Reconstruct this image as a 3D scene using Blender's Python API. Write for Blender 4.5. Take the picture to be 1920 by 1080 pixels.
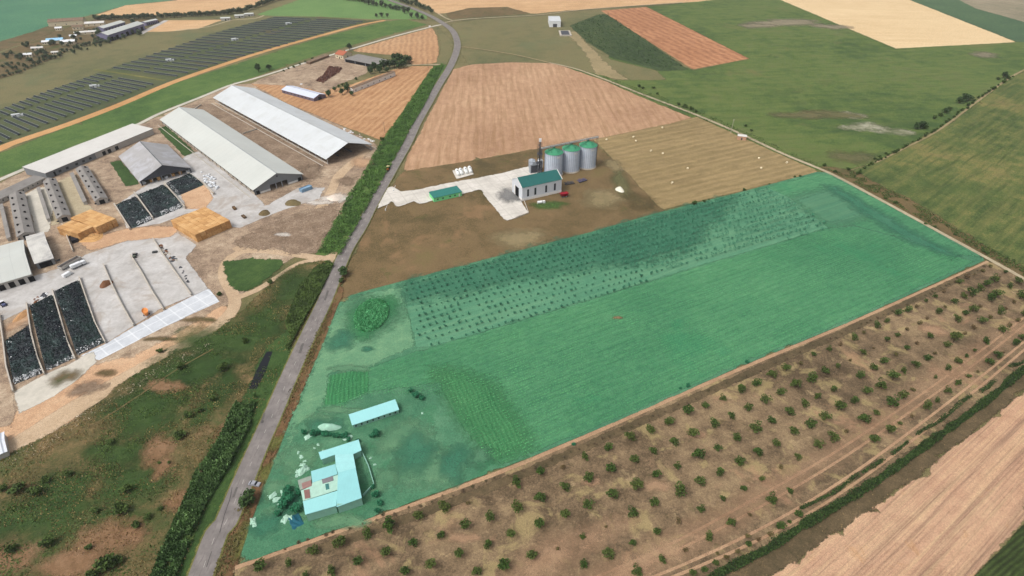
import bpy, bmesh, math, random
import numpy as np
from mathutils import Vector, Matrix
random.seed(7); rng = np.random.default_rng(7)
for o in list(bpy.data.objects): bpy.data.objects.remove(o)
sc = bpy.context.scene
COL = sc.collection
# ---------------------------------------------------------------- camera
F = 1077.0; TH = math.radians(36); CH = 185.0
cam = bpy.data.cameras.new('camera'); cam.sensor_width = 36; cam.lens = F/1920*36
cam.clip_start = 1; cam.clip_end = 30000
co = bpy.data.objects.new('camera', cam); COL.objects.link(co)
co.location = (0, 0, CH); co.rotation_euler = (math.pi/2-TH, 0, 0); sc.camera = co
# ---------------------------------------------------------------- light
SUN_EL = math.radians(56); SUN_AZ = math.radians(-125)     # azimuth from +Y towards +X : light from the left, a little behind
w = bpy.data.worlds.new('World'); sc.world = w; w.use_nodes = True
nt = w.node_tree; nt.nodes.clear()
sky = nt.nodes.new('ShaderNodeTexSky'); sky.sky_type = 'NISHITA'; sky.sun_disc = False
sky.sun_elevation = SUN_EL; sky.sun_rotation = SUN_AZ; sky.air_density = 1.0; sky.dust_density = 6.0; sky.ozone_density = 0.6
hs = nt.nodes.new('ShaderNodeHueSaturation'); hs.inputs['Saturation'].default_value = 0.25
bg = nt.nodes.new('ShaderNodeBackground'); bg.inputs[1].default_value = 0.14
wo = nt.nodes.new('ShaderNodeOutputWorld')
nt.links.new(sky.outputs[0], hs.inputs['Color']); nt.links.new(hs.outputs[0], bg.inputs[0]); nt.links.new(bg.outputs[0], wo.inputs[0])
sl = bpy.data.lights.new('sun', 'SUN'); sl.energy = 0.85; sl.angle = math.radians(12); sl.color = (1, 0.95, 0.87)
so = bpy.data.objects.new('sun', sl); COL.objects.link(so)
sd = Vector((math.sin(SUN_AZ)*math.cos(SUN_EL), math.cos(SUN_AZ)*math.cos(SUN_EL), math.sin(SUN_EL)))
so.rotation_euler = sd.to_track_quat('Z', 'Y').to_euler(); so.location = (0, 0, 300)
sc.view_settings.view_transform = 'Standard'; sc.view_settings.look = 'None'
sc.view_settings.exposure = 0.31; sc.view_settings.gamma = 1
sc.render.engine = 'CYCLES'
try: sc.cycles.transparent_max_bounces = 12; sc.cycles.max_bounces = 5
except Exception: pass

# ---------------------------------------------------------------- helpers
cT, sT = math.cos(TH), math.sin(TH)
def P(px, py, z=0.0):
    """world point seen at pixel (px,py) of the 1920x1080 photograph that lies at height z"""
    u = (px-960)/F; v = (py-540)/F
    d = sT + v*cT
    t = (CH-z)/max(d, 0.02)
    return Vector((u*t, (cT - v*sT)*t, z))
def G(px, py): return P(px, py, 0)
def depth(px, py): return CH/max(sT+(py-540)/F*cT, .02)
def ppm(py): return F/depth(0, py)
def wfix(py): return min(1.0, (.5225+(py-540)/F*.8526)/165*CH/(sT+(py-540)/F*cT))   # widths read at a coarser scale
def S(r, g, b):
    f = lambda c: (c/255/12.92 if c/255 <= .04045 else ((c/255+.055)/1.055)**2.4)
    return (f(r), f(g), f(b), 1)
def tag(o, label=None, cat=None, group=None, kind=None):
    if label: o['label'] = label
    if cat: o['category'] = cat
    if group: o['group'] = group
    if kind: o['kind'] = kind
    return o
def link(o, parent=None):
    COL.objects.link(o)
    if parent: o.parent = parent
    return o
def empty(name, label, cat, loc=(0, 0, 0), rz=0, group=None):
    o = bpy.data.objects.new(name, None); o.empty_display_size = .5; link(o)
    o.location = loc; o.rotation_euler = (0, 0, rz); return tag(o, label, cat, group)
def obj(name, bm, mat, parent=None, smooth=False):
    me = bpy.data.meshes.new(name); bm.normal_update(); bm.to_mesh(me); bm.free()
    for m in (mat if isinstance(mat, (list, tuple)) else [mat]): me.materials.append(m)
    if smooth: me.polygons.foreach_set('use_smooth', [True]*len(me.polygons))
    return link(bpy.data.objects.new(name, me), parent)
def dup(root, loc=None, rz=None, s=None, label=None, group=None):
    r = root.copy(); COL.objects.link(r)
    if loc is not None: r.location = loc
    if rz is not None: r.rotation_euler = (0, 0, rz)
    if s is not None: r.scale = (s, s, s) if not isinstance(s, (tuple, list)) else s
    if label: r['label'] = label
    if group: r['group'] = group
    for ch in list(root.children):
        c = ch.copy(); COL.objects.link(c); c.parent = r
        for g in list(ch.children):
            d = g.copy(); COL.objects.link(d); d.parent = c
    return r
def box(bm, x0, x1, y0, y1, z0, z1, mi=0):
    vs = [bm.verts.new(p) for p in ((x0,y0,z0),(x1,y0,z0),(x1,y1,z0),(x0,y1,z0),(x0,y0,z1),(x1,y0,z1),(x1,y1,z1),(x0,y1,z1))]
    for f in ((3,2,1,0),(4,5,6,7),(0,1,5,4),(1,2,6,5),(2,3,7,6),(3,0,4,7)):
        fc = bm.faces.new([vs[i] for i in f]); fc.material_index = mi
    return vs
def cyl(bm, p0, p1, r0, r1, n=8, cap=True):
    p0, p1 = Vector(p0), Vector(p1); d = (p1-p0).normalized()
    a = d.orthogonal().normalized(); b = d.cross(a)
    A = [bm.verts.new(p0+(a*math.cos(2*math.pi*i/n)+b*math.sin(2*math.pi*i/n))*r0) for i in range(n)]
    B = [bm.verts.new(p1+(a*math.cos(2*math.pi*i/n)+b*math.sin(2*math.pi*i/n))*r1) for i in range(n)]
    for i in range(n): bm.faces.new((A[i], A[(i+1) % n], B[(i+1) % n], B[i]))
    if cap: bm.faces.new(A[::-1]); bm.faces.new(B)
def prism(bm, pts, z0, z1, mi=0):
    pts = [Vector((p[0], p[1], 0)) for p in pts]
    area = sum(pts[i].x*pts[(i+1) % len(pts)].y-pts[(i+1) % len(pts)].x*pts[i].y for i in range(len(pts)))
    if area < 0: pts = pts[::-1]
    A = [bm.verts.new((p.x, p.y, z0)) for p in pts]; B = [bm.verts.new((p.x, p.y, z1)) for p in pts]
    n = len(pts)
    for i in range(n): bm.faces.new((A[i], A[(i+1) % n], B[(i+1) % n], B[i])).material_index = mi
    bm.faces.new(A[::-1]).material_index = mi; bm.faces.new(B).material_index = mi

# ---------------------------------------------------------------- materials
class NT:
    def __init__(s, name):
        s.m = bpy.data.materials.new(name); s.m.use_nodes = True; s.t = s.m.node_tree; s.t.nodes.clear()
        s.out = s.n('ShaderNodeOutputMaterial'); s.b = s.n('ShaderNodeBsdfPrincipled')
        s.l(s.b.outputs[0], s.out.inputs[0]); s.b.inputs['Roughness'].default_value = .9
        try: s.b.inputs['Specular IOR Level'].default_value = .15
        except Exception: pass
    def n(s, t): return s.t.nodes.new(t)
    def l(s, a, b): s.t.links.new(a, b)
    def put(s, sock, v):
        if hasattr(v, 'is_output'): s.l(v, sock)
        else: sock.default_value = v
    def math(s, op, a, b=0.0, c=None, clamp=False):
        n = s.n('ShaderNodeMath'); n.operation = op; n.use_clamp = clamp
        s.put(n.inputs[0], a); s.put(n.inputs[1], b)
        if c is not None: s.put(n.inputs[2], c)
        return n.outputs[0]
    def pos(s): return s.n('ShaderNodeNewGeometry').outputs['Position']
    def objc(s): return s.n('ShaderNodeTexCoord').outputs['Object']
    def mapping(s, vec, rot=0, scale=(1, 1, 1)):
        n = s.n('ShaderNodeMapping'); n.vector_type = 'POINT'; s.l(vec, n.inputs[0])
        n.inputs['Rotation'].default_value = (0, 0, rot); n.inputs['Scale'].default_value = scale
        return n.outputs[0]
    def noise(s, vec, scale, detail=4, rough=.6, dist=0):
        n = s.n('ShaderNodeTexNoise'); s.l(vec, n.inputs['Vector']); n.inputs['Scale'].default_value = scale
        n.inputs['Detail'].default_value = detail; n.inputs['Roughness'].default_value = rough; n.inputs['Distortion'].default_value = dist
        return n.outputs[0]
    def ramp(s, fac, stops):
        n = s.n('ShaderNodeValToRGB'); s.l(fac, n.inputs[0]); e = n.color_ramp.elements
        while len(e) < len(stops): e.new(.5)
        for i, (p, c) in enumerate(stops): e[i].position = p; e[i].color = c
        return n.outputs[0]
    def mix(s, fac, a, b, mode='MIX'):
        n = s.n('ShaderNodeMix'); n.data_type = 'RGBA'; n.blend_type = mode
        s.put(n.inputs[0], fac); s.put(n.inputs[6], a); s.put(n.inputs[7], b); return n.outputs[2]
    def rng(s, v, a, b, c=0.0, d=1.0):
        n = s.n('ShaderNodeMapRange'); s.l(v, n.inputs[0]); n.inputs[1].default_value = a; n.inputs[2].default_value = b
        n.inputs[3].default_value = c; n.inputs[4].default_value = d; return n.outputs[0]
    def bump(s, h, dist, strength=1.0):
        n = s.n('ShaderNodeBump'); s.l(h, n.inputs['Height']); n.inputs['Distance'].default_value = dist; n.inputs['Strength'].default_value = strength
        s.l(n.outputs[0], s.b.inputs['Normal'])
    def edge(s, vec, scale=.5, ns=.9):
        """ragged border: transparent outside, driven by the mesh attribute 'edge'"""
        a = s.n('ShaderNodeAttribute'); a.attribute_name = 'edge'
        nz = s.noise(vec, scale, 5, .7)
        sf = s.n('ShaderNodeAttribute'); sf.attribute_name = 'soft'; sf = sf.outputs['Fac']
        n2 = s.noise(vec, scale*4.5, 3, .75)
        nn = s.math('ADD', s.math('MULTIPLY', s.math('SUBTRACT', nz, .5), 2*ns), s.math('MULTIPLY', s.math('SUBTRACT', n2, .5), ns*.9))
        nn = s.math('MULTIPLY', nn, s.math('SUBTRACT', 1.15, a.outputs['Fac'], clamp=False))
        v = s.math('SUBTRACT', s.math('ADD', a.outputs['Fac'], nn), .47)
        wd = s.math('MULTIPLY_ADD', sf, .75, .2)
        al = s.math('ADD', s.math('DIVIDE', v, wd), .5, clamp=True)
        al = s.math('MULTIPLY', al, s.math('MULTIPLY_ADD', sf, -.22, 1.0))
        tr = s.n('ShaderNodeBsdfTransparent'); mx = s.n('ShaderNodeMixShader')
        s.l(al, mx.inputs[0]); s.l(tr.outputs[0], mx.inputs[1]); s.l(s.b.outputs[0], mx.inputs[2]); s.l(mx.outputs[0], s.out.inputs[0])

def ang(a, b):
    d = G(*b)-G(*a); return math.atan2(d.y, d.x)
def field(name, cols, big=.02, mid=.15, fine=1.3, rows=None, streak=None, spots=None, bump=.12, cont=1.0, es=.5, en=.9):
    """cols: 3-4 colours dark->light; rows=(angle, spacing m, strength, colour); streak=(angle, width m, length m, strength, colour);
    spots=(scale, threshold, colour, strength)"""
    N = NT(name); p = N.pos()
    nb = N.noise(p, big, 6, .6, .4); nm = N.noise(p, mid, 5, .65, .3); nf = N.noise(p, fine, 3, .75)
    v = N.math('ADD', N.math('MULTIPLY', nb, .36), N.math('MULTIPLY', nm, .32))
    v = N.math('ADD', v, N.math('MULTIPLY', nf, .32))
    k = len(cols); lo, hi = .5-.115/cont, .5+.115/cont
    c = N.ramp(v, [(lo+(hi-lo)*i/(k-1), cols[i]) for i in range(k)])
    h = nf
    if streak:
        for (a, wd, ln, st, cc) in (streak if isinstance(streak, list) else [streak]):
            q = N.mapping(p, -a, (1, 1, 1)); q2 = N.mapping(q, 0, (1/ln, 1/wd, 1))
            s_ = N.noise(q2, 1.0, 5, .65, .2)
            c = N.mix(N.math('MULTIPLY', N.rng(s_, .46, .66), st), c, cc)
    if rows:
        a, sp, st, cc = rows
        q = N.mapping(p, -a, (1, 1, 1)); sx = N.n('ShaderNodeSeparateXYZ'); N.l(q, sx.inputs[0])
        wob = N.math('MULTIPLY', N.noise(p, .05, 3), 1.6*sp)
        ph = N.math('MULTIPLY', N.math('ADD', sx.outputs[1], wob), 2*math.pi/sp)
        sn = N.math('MULTIPLY_ADD', N.math('SINE', ph), .5, .5)
        brk = N.rng(N.noise(p, .09, 4), .35, .62, .35, 1)
        c = N.mix(N.math('MULTIPLY', N.math('MULTIPLY', sn, brk), st), c, cc)
        h = N.math('ADD', N.math('MULTIPLY', sn, -.8), h)
    if spots:
        for (scl, th, cc, st) in (spots if isinstance(spots, list) else [spots]):
            s_ = N.noise(p, scl, 5, .68, .5)
            c = N.mix(N.math('MULTIPLY', N.rng(s_, th, th+.07), st), c, cc)
    # fine speckle of the surface itself
    sp_ = N.noise(p, fine*2.3, 2, .8)
    c = N.mix(.5, c, N.ramp(sp_, [(.3, (.45, .45, .45, 1)), (.7, (1.0, 1.0, 1.0, 1))]), 'MULTIPLY') if False else N.mix(N.rng(sp_, .34, .62, .42, 0.0), c, (0.02, 0.02, 0.012, 1))
    N.l(c, N.b.inputs['Base Color']); N.bump(h, bump, .8); N.edge(p, es, en)
    return N.m

LV = [0]
def nextz(): LV[0] += 1; return .003*LV[0]
def sheet(name, pts, mat, w=1.5, jit=.5, seg=6.0, label=None, px=True, kind='structure', z=None, soft=0.0):
    """one flat sheet on the ground; pts are the corners (pixels), its border is broken up and carries attribute edge 0->1"""
    W = [G(*p) if px else Vector((p[0], p[1], 0)) for p in pts]
    n = len(W)
    area = sum(W[i].x*W[(i+1) % n].y-W[(i+1) % n].x*W[i].y for i in range(n))
    if area < 0: W = W[::-1]
    out = []
    for i in range(n):
        a, b = W[i], W[(i+1) % n]; L = (b-a).length; k = max(1, min(60, int(L/seg)))
        for j in range(k): out.append(a.lerp(b, j/k))
    m = len(out); nrm = []
    for i in range(m):
        t1 = (out[i]-out[i-1]); t2 = (out[(i+1) % m]-out[i])
        t1 = t1.normalized() if t1.length > 1e-6 else Vector((1, 0, 0)); t2 = t2.normalized() if t2.length > 1e-6 else t1
        t = (t1+t2); t = t.normalized() if t.length > 1e-3 else t1
        nrm.append(Vector((-t.y, t.x, 0)))
    zz = nextz() if z is None else z
    A = []
    for i in range(m):
        q = out[i]-nrm[i]*w*.5+nrm[i]*random.uniform(-jit, jit); A.append(Vector((q.x, q.y)))
    pa = np.array(A); pb = np.roll(pa, -1, 0); I = []
    def dist(Q):
        Q = np.asarray(Q, float).reshape(-1, 2); dd = pb-pa; l2 = (dd*dd).sum(1)+1e-9; R_ = np.empty(len(Q))
        for k in range(0, len(Q), 400):
            q = Q[k:k+400]; t = np.clip(((q[:, None]-pa)*dd).sum(2)/l2, 0, 1)
            R_[k:k+400] = np.sqrt((((pa+dd*t[..., None])-q[:, None])**2).sum(2)).min(1)
        return R_
    poly = [tuple(p) for p in A]; cand = []; thr = []
    for rr in ((.5, 1.0) if w < 30 else (.3, .6, 1.0)):
        for i in range(m):
            q = out[i]+nrm[i]*w*(rr-.47); cand.append((q.x, q.y)); thr.append(w*rr*.8)
    lo, hi = pa.min(0), pa.max(0); g = max(w*1.3, float((hi-lo).max())/40)
    gx, gy = np.meshgrid(np.arange(lo[0], hi[0], g), np.arange(lo[1], hi[1], g)); ng = gx.size
    gx = gx.ravel()+rng.uniform(-.25, .25, ng)*g; gy = gy.ravel()+rng.uniform(-.25, .25, ng)*g
    cand = np.concatenate([np.array(cand), np.stack([gx, gy], 1)]); thr = np.concatenate([np.array(thr), np.full(ng, w*.35)])
    ok = inpoly(cand[:, 0], cand[:, 1], poly); cand, thr = cand[ok], thr[ok]; ok = dist(cand) > thr
    I = [Vector((q[0], q[1])) for q in cand[ok]]
    from mathutils.geometry import delaunay_2d_cdt
    vv, _, ff, _, _, _ = delaunay_2d_cdt(A+I, [(i, (i+1) % m) for i in range(m)], [list(range(m))], 1, 1e-3)
    bm = bmesh.new(); la = bm.verts.layers.float.new('edge'); ls = bm.verts.layers.float.new('soft'); V = []
    dv = dist([(q.x, q.y) for q in vv])/max(w, .01)
    for q, dd_ in zip(vv, dv):
        v = bm.verts.new((q.x, q.y, zz)); v[la] = min(1, float(dd_)); v[ls] = soft; V.append(v)
    for f in ff:
        try:
            fc = bm.faces.new([V[k] for k in f]); fc.normal_update()
            if fc.normal.z < 0: fc.normal_flip()
        except ValueError: pass
    o = obj(name, bm, mat); return tag(o, label, None, None, kind)
def blob(name, px, py, rx, ry, mat, w=None, rot=0, label=None, kind='structure'):
    """an irregular patch of ground; radii are pixels of the photograph at that place"""
    s = ppm(py); a, b = rx/s, ry/s*1.0
    c = G(px, py); ph = [random.uniform(0, 6.28) for _ in range(4)]; pts = []
    dyr = (G(px, py-2)-G(px, py+2)).length/4*ry
    for i in range(28):
        t = 2*math.pi*i/28; k = 1+.16*math.sin(2*t+ph[0])+.12*math.sin(3*t+ph[1])+.08*math.sin(5*t+ph[2])
        x, y = a*k*math.cos(t), dyr*k*math.sin(t)
        pts.append((c.x+x*math.cos(rot)-y*math.sin(rot), c.y+x*math.sin(rot)+y*math.cos(rot)))
    return sheet(name, pts, mat, w=w or min(a, dyr)*.95, jit=min(a, dyr)*.05, px=False, label=label, kind=kind, soft=1.0)
def smoothline(W, step=4.0):
    out = []
    for i in range(len(W)-1):
        p0 = W[max(i-1, 0)]; p1 = W[i]; p2 = W[i+1]; p3 = W[min(i+2, len(W)-1)]
        n = max(2, int((Vector(p2[:2])-Vector(p1[:2])).length/step))
        for j in range(n):
            t = j/n
            out.append([.5*((2*p1[k])+(-p0[k]+p2[k])*t+(2*p0[k]-5*p1[k]+4*p2[k]-p3[k])*t*t+(-p0[k]+3*p1[k]-3*p2[k]+p3[k])*t**3) for k in range(len(p1))])
    out.append(list(W[-1])); return out
def ribbon(name, pts, mat, widths=None, soft=.25, label=None, z=None, step=4.0, off=0.0, kind='structure', jit=0):
    """a track or road along pixels (px,py[,width m]); soft = part of the half width that frays"""
    W = [(G(p[0], p[1]).x, G(p[0], p[1]).y, (p[2] if len(p) > 2 else widths)*wfix(p[1])) for p in pts]
    C = smoothline(W, step); zz = nextz() if z is None else z
    bm = bmesh.new(); la = bm.verts.layers.float.new('edge'); prev = None
    for i, c in enumerate(C):
        a = C[max(i-1, 0)]; b = C[min(i+1, len(C)-1)]; t = Vector((b[0]-a[0], b[1]-a[1], 0)).normalized(); n = Vector((-t.y, t.x, 0))
        h = c[2]/2; q = Vector((c[0], c[1], zz))+n*off; r = random.uniform(-jit, jit)
        row = []
        for s_, e in ((-1, 0), (-(1-soft), 1), ((1-soft), 1), (1, 0)):
            v = bm.verts.new(q+n*(s_*h+(r if abs(s_) == 1 else 0))); v[la] = e; row.append(v)
        if prev:
            for k in range(3): bm.faces.new((prev[k], row[k], row[k+1], prev[k+1]))
        prev = row
    bmesh.ops.recalc_face_normals(bm, faces=bm.faces)
    for f in bm.faces:
        if f.normal.z < 0: f.normal_flip()
    return tag(obj(name, bm, mat), label, None, None, kind)

def pmat(name, col, rough=.8, metal=0, var=.25, scale=.6, bump=0, bs=4, dirt=None, stripes=None, col2=None, spec=.2):
    """general surface: colour + broad variation + optional stains and seams (object space)"""
    N = NT(name); p = N.objc()
    c2 = col2 or tuple([x*(1-var) for x in col[:3]]+[1])
    c = N.mix(N.rng(N.noise(p, scale, 5, .65), .35, .68), col, c2)
    if dirt: c = N.mix(N.math('MULTIPLY', N.rng(N.noise(p, dirt[0], 6, .7, .6), dirt[1], dirt[1]+.15), dirt[3]), c, dirt[2])
    h = N.noise(p, bs, 3, .7)
    if stripes:
        ax, sp, st, cc = stripes[:4]
        sx = N.n('ShaderNodeSeparateXYZ'); N.l(p, sx.inputs[0]); u = sx.outputs[ax]
        m = N.math('FRACT', N.math('DIVIDE', u, sp)); ln = N.math('LESS_THAN', m, stripes[4] if len(stripes) > 4 else .12)
        c = N.mix(N.math('MULTIPLY', ln, st), c, cc); h = N.math('ADD', N.math('MULTIPLY', ln, -1), N.math('MULTIPLY', h, .3))
    N.l(c, N.b.inputs['Base Color']); N.b.inputs['Roughness'].default_value = rough; N.b.inputs['Metallic'].default_value = metal
    N.b.inputs['Specular IOR Level'].default_value = spec
    if bump: N.bump(h, bump, .7)
    return N.m
def leafmat(name, dark, light, third=None, scale=.8):
    N = NT(name); p = N.pos()
    a = N.n('ShaderNodeAttribute'); a.attribute_name = 'tint'
    oi = N.n('ShaderNodeObjectInfo')
    v = N.math('ADD', N.math('MULTIPLY', a.outputs['Fac'], .6), N.math('MULTIPLY', N.noise(p, scale, 3), .4))
    c = N.ramp(v, [(.2, dark), (.75, light)])
    if third: c = N.mix(N.math('MULTIPLY', oi.outputs['Random'], .55), c, third)
    N.l(c, N.b.inputs['Base Color']); N.b.inputs['Roughness'].default_value = .7; N.b.inputs['Specular IOR Level'].default_value = .12
    return N.m
def leaves(name, pts, size, mat, parent=None, flat=.5, tint=None, up=None):
    """leaf-sized faces at pts (Nx3); each face a bent quad"""
    pts = np.asarray(pts, float); n = len(pts); size = np.broadcast_to(np.asarray(size, float), (n,))
    a = rng.normal(size=(n, 3)); a[:, 2] *= flat; a /= np.linalg.norm(a, axis=1)[:, None]+1e-9
    b = rng.normal(size=(n, 3)); b[:, 2] *= flat
    if up is not None: b = np.stack([rng.normal(size=n)*.35, rng.normal(size=n)*.35, np.ones(n)*up], 1)
    b -= (a*b).sum(1)[:, None]*a; b /= np.linalg.norm(b, axis=1)[:, None]+1e-9
    s = size[:, None]*.5; e = 1.0 if up is None else 2.0
    V = np.stack([pts-a*s-b*s*e*.4, pts+a*s*.8-b*s*e*.5, pts+a*s*.5+b*s*e, pts-a*s*.6+b*s*e*.8], 1).reshape(-1, 3)
    me = bpy.data.meshes.new(name); me.vertices.add(4*n); me.vertices.foreach_set('co', V.astype(np.float32).ravel())
    me.loops.add(4*n); me.loops.foreach_set('vertex_index', np.arange(4*n, dtype=np.int32))
    me.polygons.add(n); me.polygons.foreach_set('loop_start', np.arange(0, 4*n, 4, dtype=np.int32)); me.polygons.foreach_set('loop_total', np.full(n, 4, dtype=np.int32))
    t = rng.random(n) if tint is None else tint
    at = me.attributes.new('tint', 'FLOAT', 'POINT'); at.data.foreach_set('value', np.repeat(t, 4).astype(np.float32))
    me.update(); me.validate(); me.materials.append(mat)
    return link(bpy.data.objects.new(name, me), parent)
def inpoly(x, y, poly):
    x = np.asarray(x); y = np.asarray(y); c = np.zeros(x.shape, bool); n = len(poly)
    for i in range(n):
        x1, y1 = poly[i][:2]; x2, y2 = poly[(i+1) % n][:2]
        cond = ((y1 > y) != (y2 > y)) & (x < (x2-x1)*(y-y1)/((y2-y1) if y2 != y1 else 1e-9)+x1); c ^= cond
    return c
def vnoise(x, y, s, seed=0):
    """cheap value noise for scattering"""
    r = np.random.default_rng(seed).random((64, 64)); u = x/s; v = y/s
    i = np.floor(u).astype(int); j = np.floor(v).astype(int); fu = u-i; fv = v-j; fu = fu*fu*(3-2*fu); fv = fv*fv*(3-2*fv)
    g = lambda a, b: r[a % 64, b % 64]
    return (g(i, j)*(1-fu)+g(i+1, j)*fu)*(1-fv)+(g(i, j+1)*(1-fu)+g(i+1, j+1)*fu)*fv
def scatter(poly_px, n, seed=1, extra=None):
    W = [(G(*p).x, G(*p).y) for p in poly_px]; xs = [p[0] for p in W]; ys = [p[1] for p in W]
    r = np.random.default_rng(seed); x = r.uniform(min(xs), max(xs), n*4); y = r.uniform(min(ys), max(ys), n*4)
    k = inpoly(x, y, W)
    if extra: k &= extra(x, y)
    x, y = x[k][:n], y[k][:n]; return x, y
def crown_pts(R, H, zb, n, lobes=9, seed=0, gap=.0):
    r = np.random.default_rng(seed); L = []
    for i in range(lobes):
        t = r.uniform(0, 6.28); rr = R*r.uniform(.15, .62); z = zb+(H-zb)*r.uniform(.25, .85)
        L.append((rr*math.cos(t), rr*math.sin(t), z, R*r.uniform(.32, .55)))
    L.append((0, 0, zb+(H-zb)*.55, R*.55)); out = []; tint = []
    for k in range(n):
        l = L[r.integers(len(L))]; d = r.normal(size=3); d /= np.linalg.norm(d); q = l[3]*r.uniform(.55, 1.08)
        p = (l[0]+d[0]*q, l[1]+d[1]*q, l[2]+d[2]*q*(H-zb)/(2*R)*1.05)
        if p[2] < zb*.7: continue
        out.append(p); tint.append(min(1, max(0, .5+(hash(l) % 97)/97*.4-.2+r.normal()*.2)))
    return np.array(out), np.array(tint)
def tree_proto(name, R, H, zb, n, ls, mat, bark, seed, label, cat='tree', lobes=9):
    t = empty(name, label, cat); bm = bmesh.new()
    cyl(bm, (0, 0, -.2), (0, 0, zb*1.05), R*.085, R*.06, 7); r = random.Random(seed)
    for i in range(4):
        a = r.uniform(0, 6.28); cyl(bm, (0, 0, zb*.8), (R*.5*math.cos(a), R*.5*math.sin(a), zb+(H-zb)*.5), R*.045, R*.015, 5)
    cyl(bm, (0, 0, zb), (0, 0, zb+(H-zb)*.6), R*.06, R*.015, 5)
    obj('trunk', bm, bark, t); p, ti = crown_pts(R, H, zb, n, lobes, seed); leaves('crown', p, ls, mat, t, tint=ti)
    return t
# ================================================================ GROUND
C = S
dirtb = dict(bump=.1)
M = {}
M['ground'] = field('ground_mat', [C(78,84,50), C(104,102,66), C(128,118,82), C(120,122,74)], big=.006, mid=.05, fine=.9)
M['stub'] = field('stubble_mat', [C(160,124,98), C(182,144,114), C(198,160,128), C(206,172,138)], big=.012, mid=.12, fine=1.2, cont=.9,
                  streak=(ang((905,300), (905,190)), 3.2, 55, .6, C(150,118,84)), rows=(ang((905,300), (905,190)), 7.5, .4, C(152,116,84)))
M['stub_far'] = field('stubble_far_mat', [C(190,152,112), C(214,174,130), C(226,190,146)], big=.004, mid=.03, fine=.3, cont=.9,
                      streak=(ang((800,12), (1300,0)), 9, 300, .4, C(178,142,104)), rows=(ang((900,20), (960,0)), 22, .22, C(186,148,106)), es=.1, bump=.3)
M['stub_pale'] = field('pale_stubble_mat', [C(216,186,140), C(228,200,156), C(238,212,168)], big=.006, mid=.03, fine=.3, cont=.8,
                       streak=(ang((1500,50), (1880,55)), 5, 200, .4, C(206,174,128)), es=.2, bump=.2)
M['stub_orange'] = field('orange_stubble_mat', [C(166,116,82), C(190,136,98), C(206,154,114)], big=.008, mid=.06, fine=.5, cont=.9,
                         rows=(ang((1180,40), (1340,118)), 11, .75, C(140,92,64)), es=.2)
M['stub_curve'] = field('ploughed_stubble_mat', [C(164,122,88), C(190,146,106), C(206,166,124)], big=.01, mid=.08, fine=.8, cont=.9,
                        rows=(ang((650,255), (790,140)), 6.5, .6, C(150,102,68)), streak=(ang((650,255), (790,140)), 3, 70, .4, C(226,186,140)))
M['stub_curve2'] = field('striped_stubble_mat', [C(174,132,96), C(196,154,114), C(210,172,132)], big=.01, mid=.08, fine=.8, cont=.9,
                        rows=(ang((790,110), (792,60)), 7, .6, C(148,106,76)))
M['bale'] = field('mown_mat', [C(128,110,76), C(150,130,92), C(166,144,102)], big=.012, mid=.1, fine=1.1, cont=1,
                  rows=(ang((1200,345), (1500,275)), 7.5, .45, C(118,104,66)), streak=(ang((1200,345), (1500,275)), 4, 90, .5, C(180,154,112)))
M['lot'] = field('lot_mat', [C(86,76,50), C(106,90,60), C(126,104,74), C(116,104,66)], big=.014, mid=.07, fine=1.1, cont=1.1,
                 spots=[(.02, .56, C(150,118,86), .55), (.05, .6, C(86,90,46), .5)])
M['farm'] = field('farmyard_mat', [C(120,102,86), C(154,132,112), C(178,156,132), C(198,178,154)], big=.03, mid=.2, fine=1.5, cont=1.25,
                  spots=[(.09, .6, C(110,90,72), .6), (.2, .64, C(222,208,190), .5)])
M['sand'] = field('sand_mat', [C(180,140,108), C(204,166,132), C(218,184,150)], big=.03, mid=.2, fine=1.4, cont=.9,
                  spots=[(.12, .6, C(160,116,84), .5), (.3, .66, C(232,214,190), .5)])
M['track'] = field('track_mat', [C(176,150,122), C(196,170,140), C(212,188,160)], big=.03, mid=.3, fine=1.6, cont=.9)
M['track_pale'] = field('pale_track_mat', [C(150,138,112), C(180,166,138), C(196,182,154)], big=.03, mid=.3, fine=1.6, cont=.9, es=.3)
M['track_grass'] = field('grassy_track_mat', [C(128,118,84), C(154,138,102), C(170,152,116)], big=.03, mid=.3, fine=1.6, es=.3)
M['orange_strip'] = field('orange_strip_mat', [C(180,132,84), C(204,156,104), C(214,170,122)], big=.01, mid=.1, fine=.9, cont=.8, es=.3)
M['green1'] = field('meadow_mat', [C(56,84,42), C(78,108,52), C(98,122,62), C(84,116,56)], big=.01, mid=.07, fine=.6, cont=1, bump=.4,
                    streak=(ang((200,240), (600,100)), 5, 90, .35, C(60,94,48)))
M['green_top'] = field('hill_meadow_mat', [C(88,124,70), C(104,138,78), C(116,146,86)], big=.006, mid=.03, fine=.3, cont=.9, bump=.4, es=.1)
M['green_teal'] = field('young_crop_mat', [C(66,118,92), C(80,130,98), C(96,140,102)], big=.003, mid=.02, fine=.2, cont=1, es=.1, bump=.5,
                        spots=(.004, .55, C(92,146,88), .6))
M['green2'] = field('pasture_mat', [C(64,88,46), C(82,104,52), C(100,118,60), C(100,110,64)], big=.007, mid=.06, fine=.6, cont=1.5, bump=.5,
                    streak=[(ang((1300,190), (1800,170)), 6, 34, .45, C(64,88,40)), (ang((1300,190), (1800,170)), 10, 60, .3, C(116,122,66))],
                    spots=[(.012, .6, C(120,112,72), .45), (.022, .62, C(60,78,44), .5)])
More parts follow.
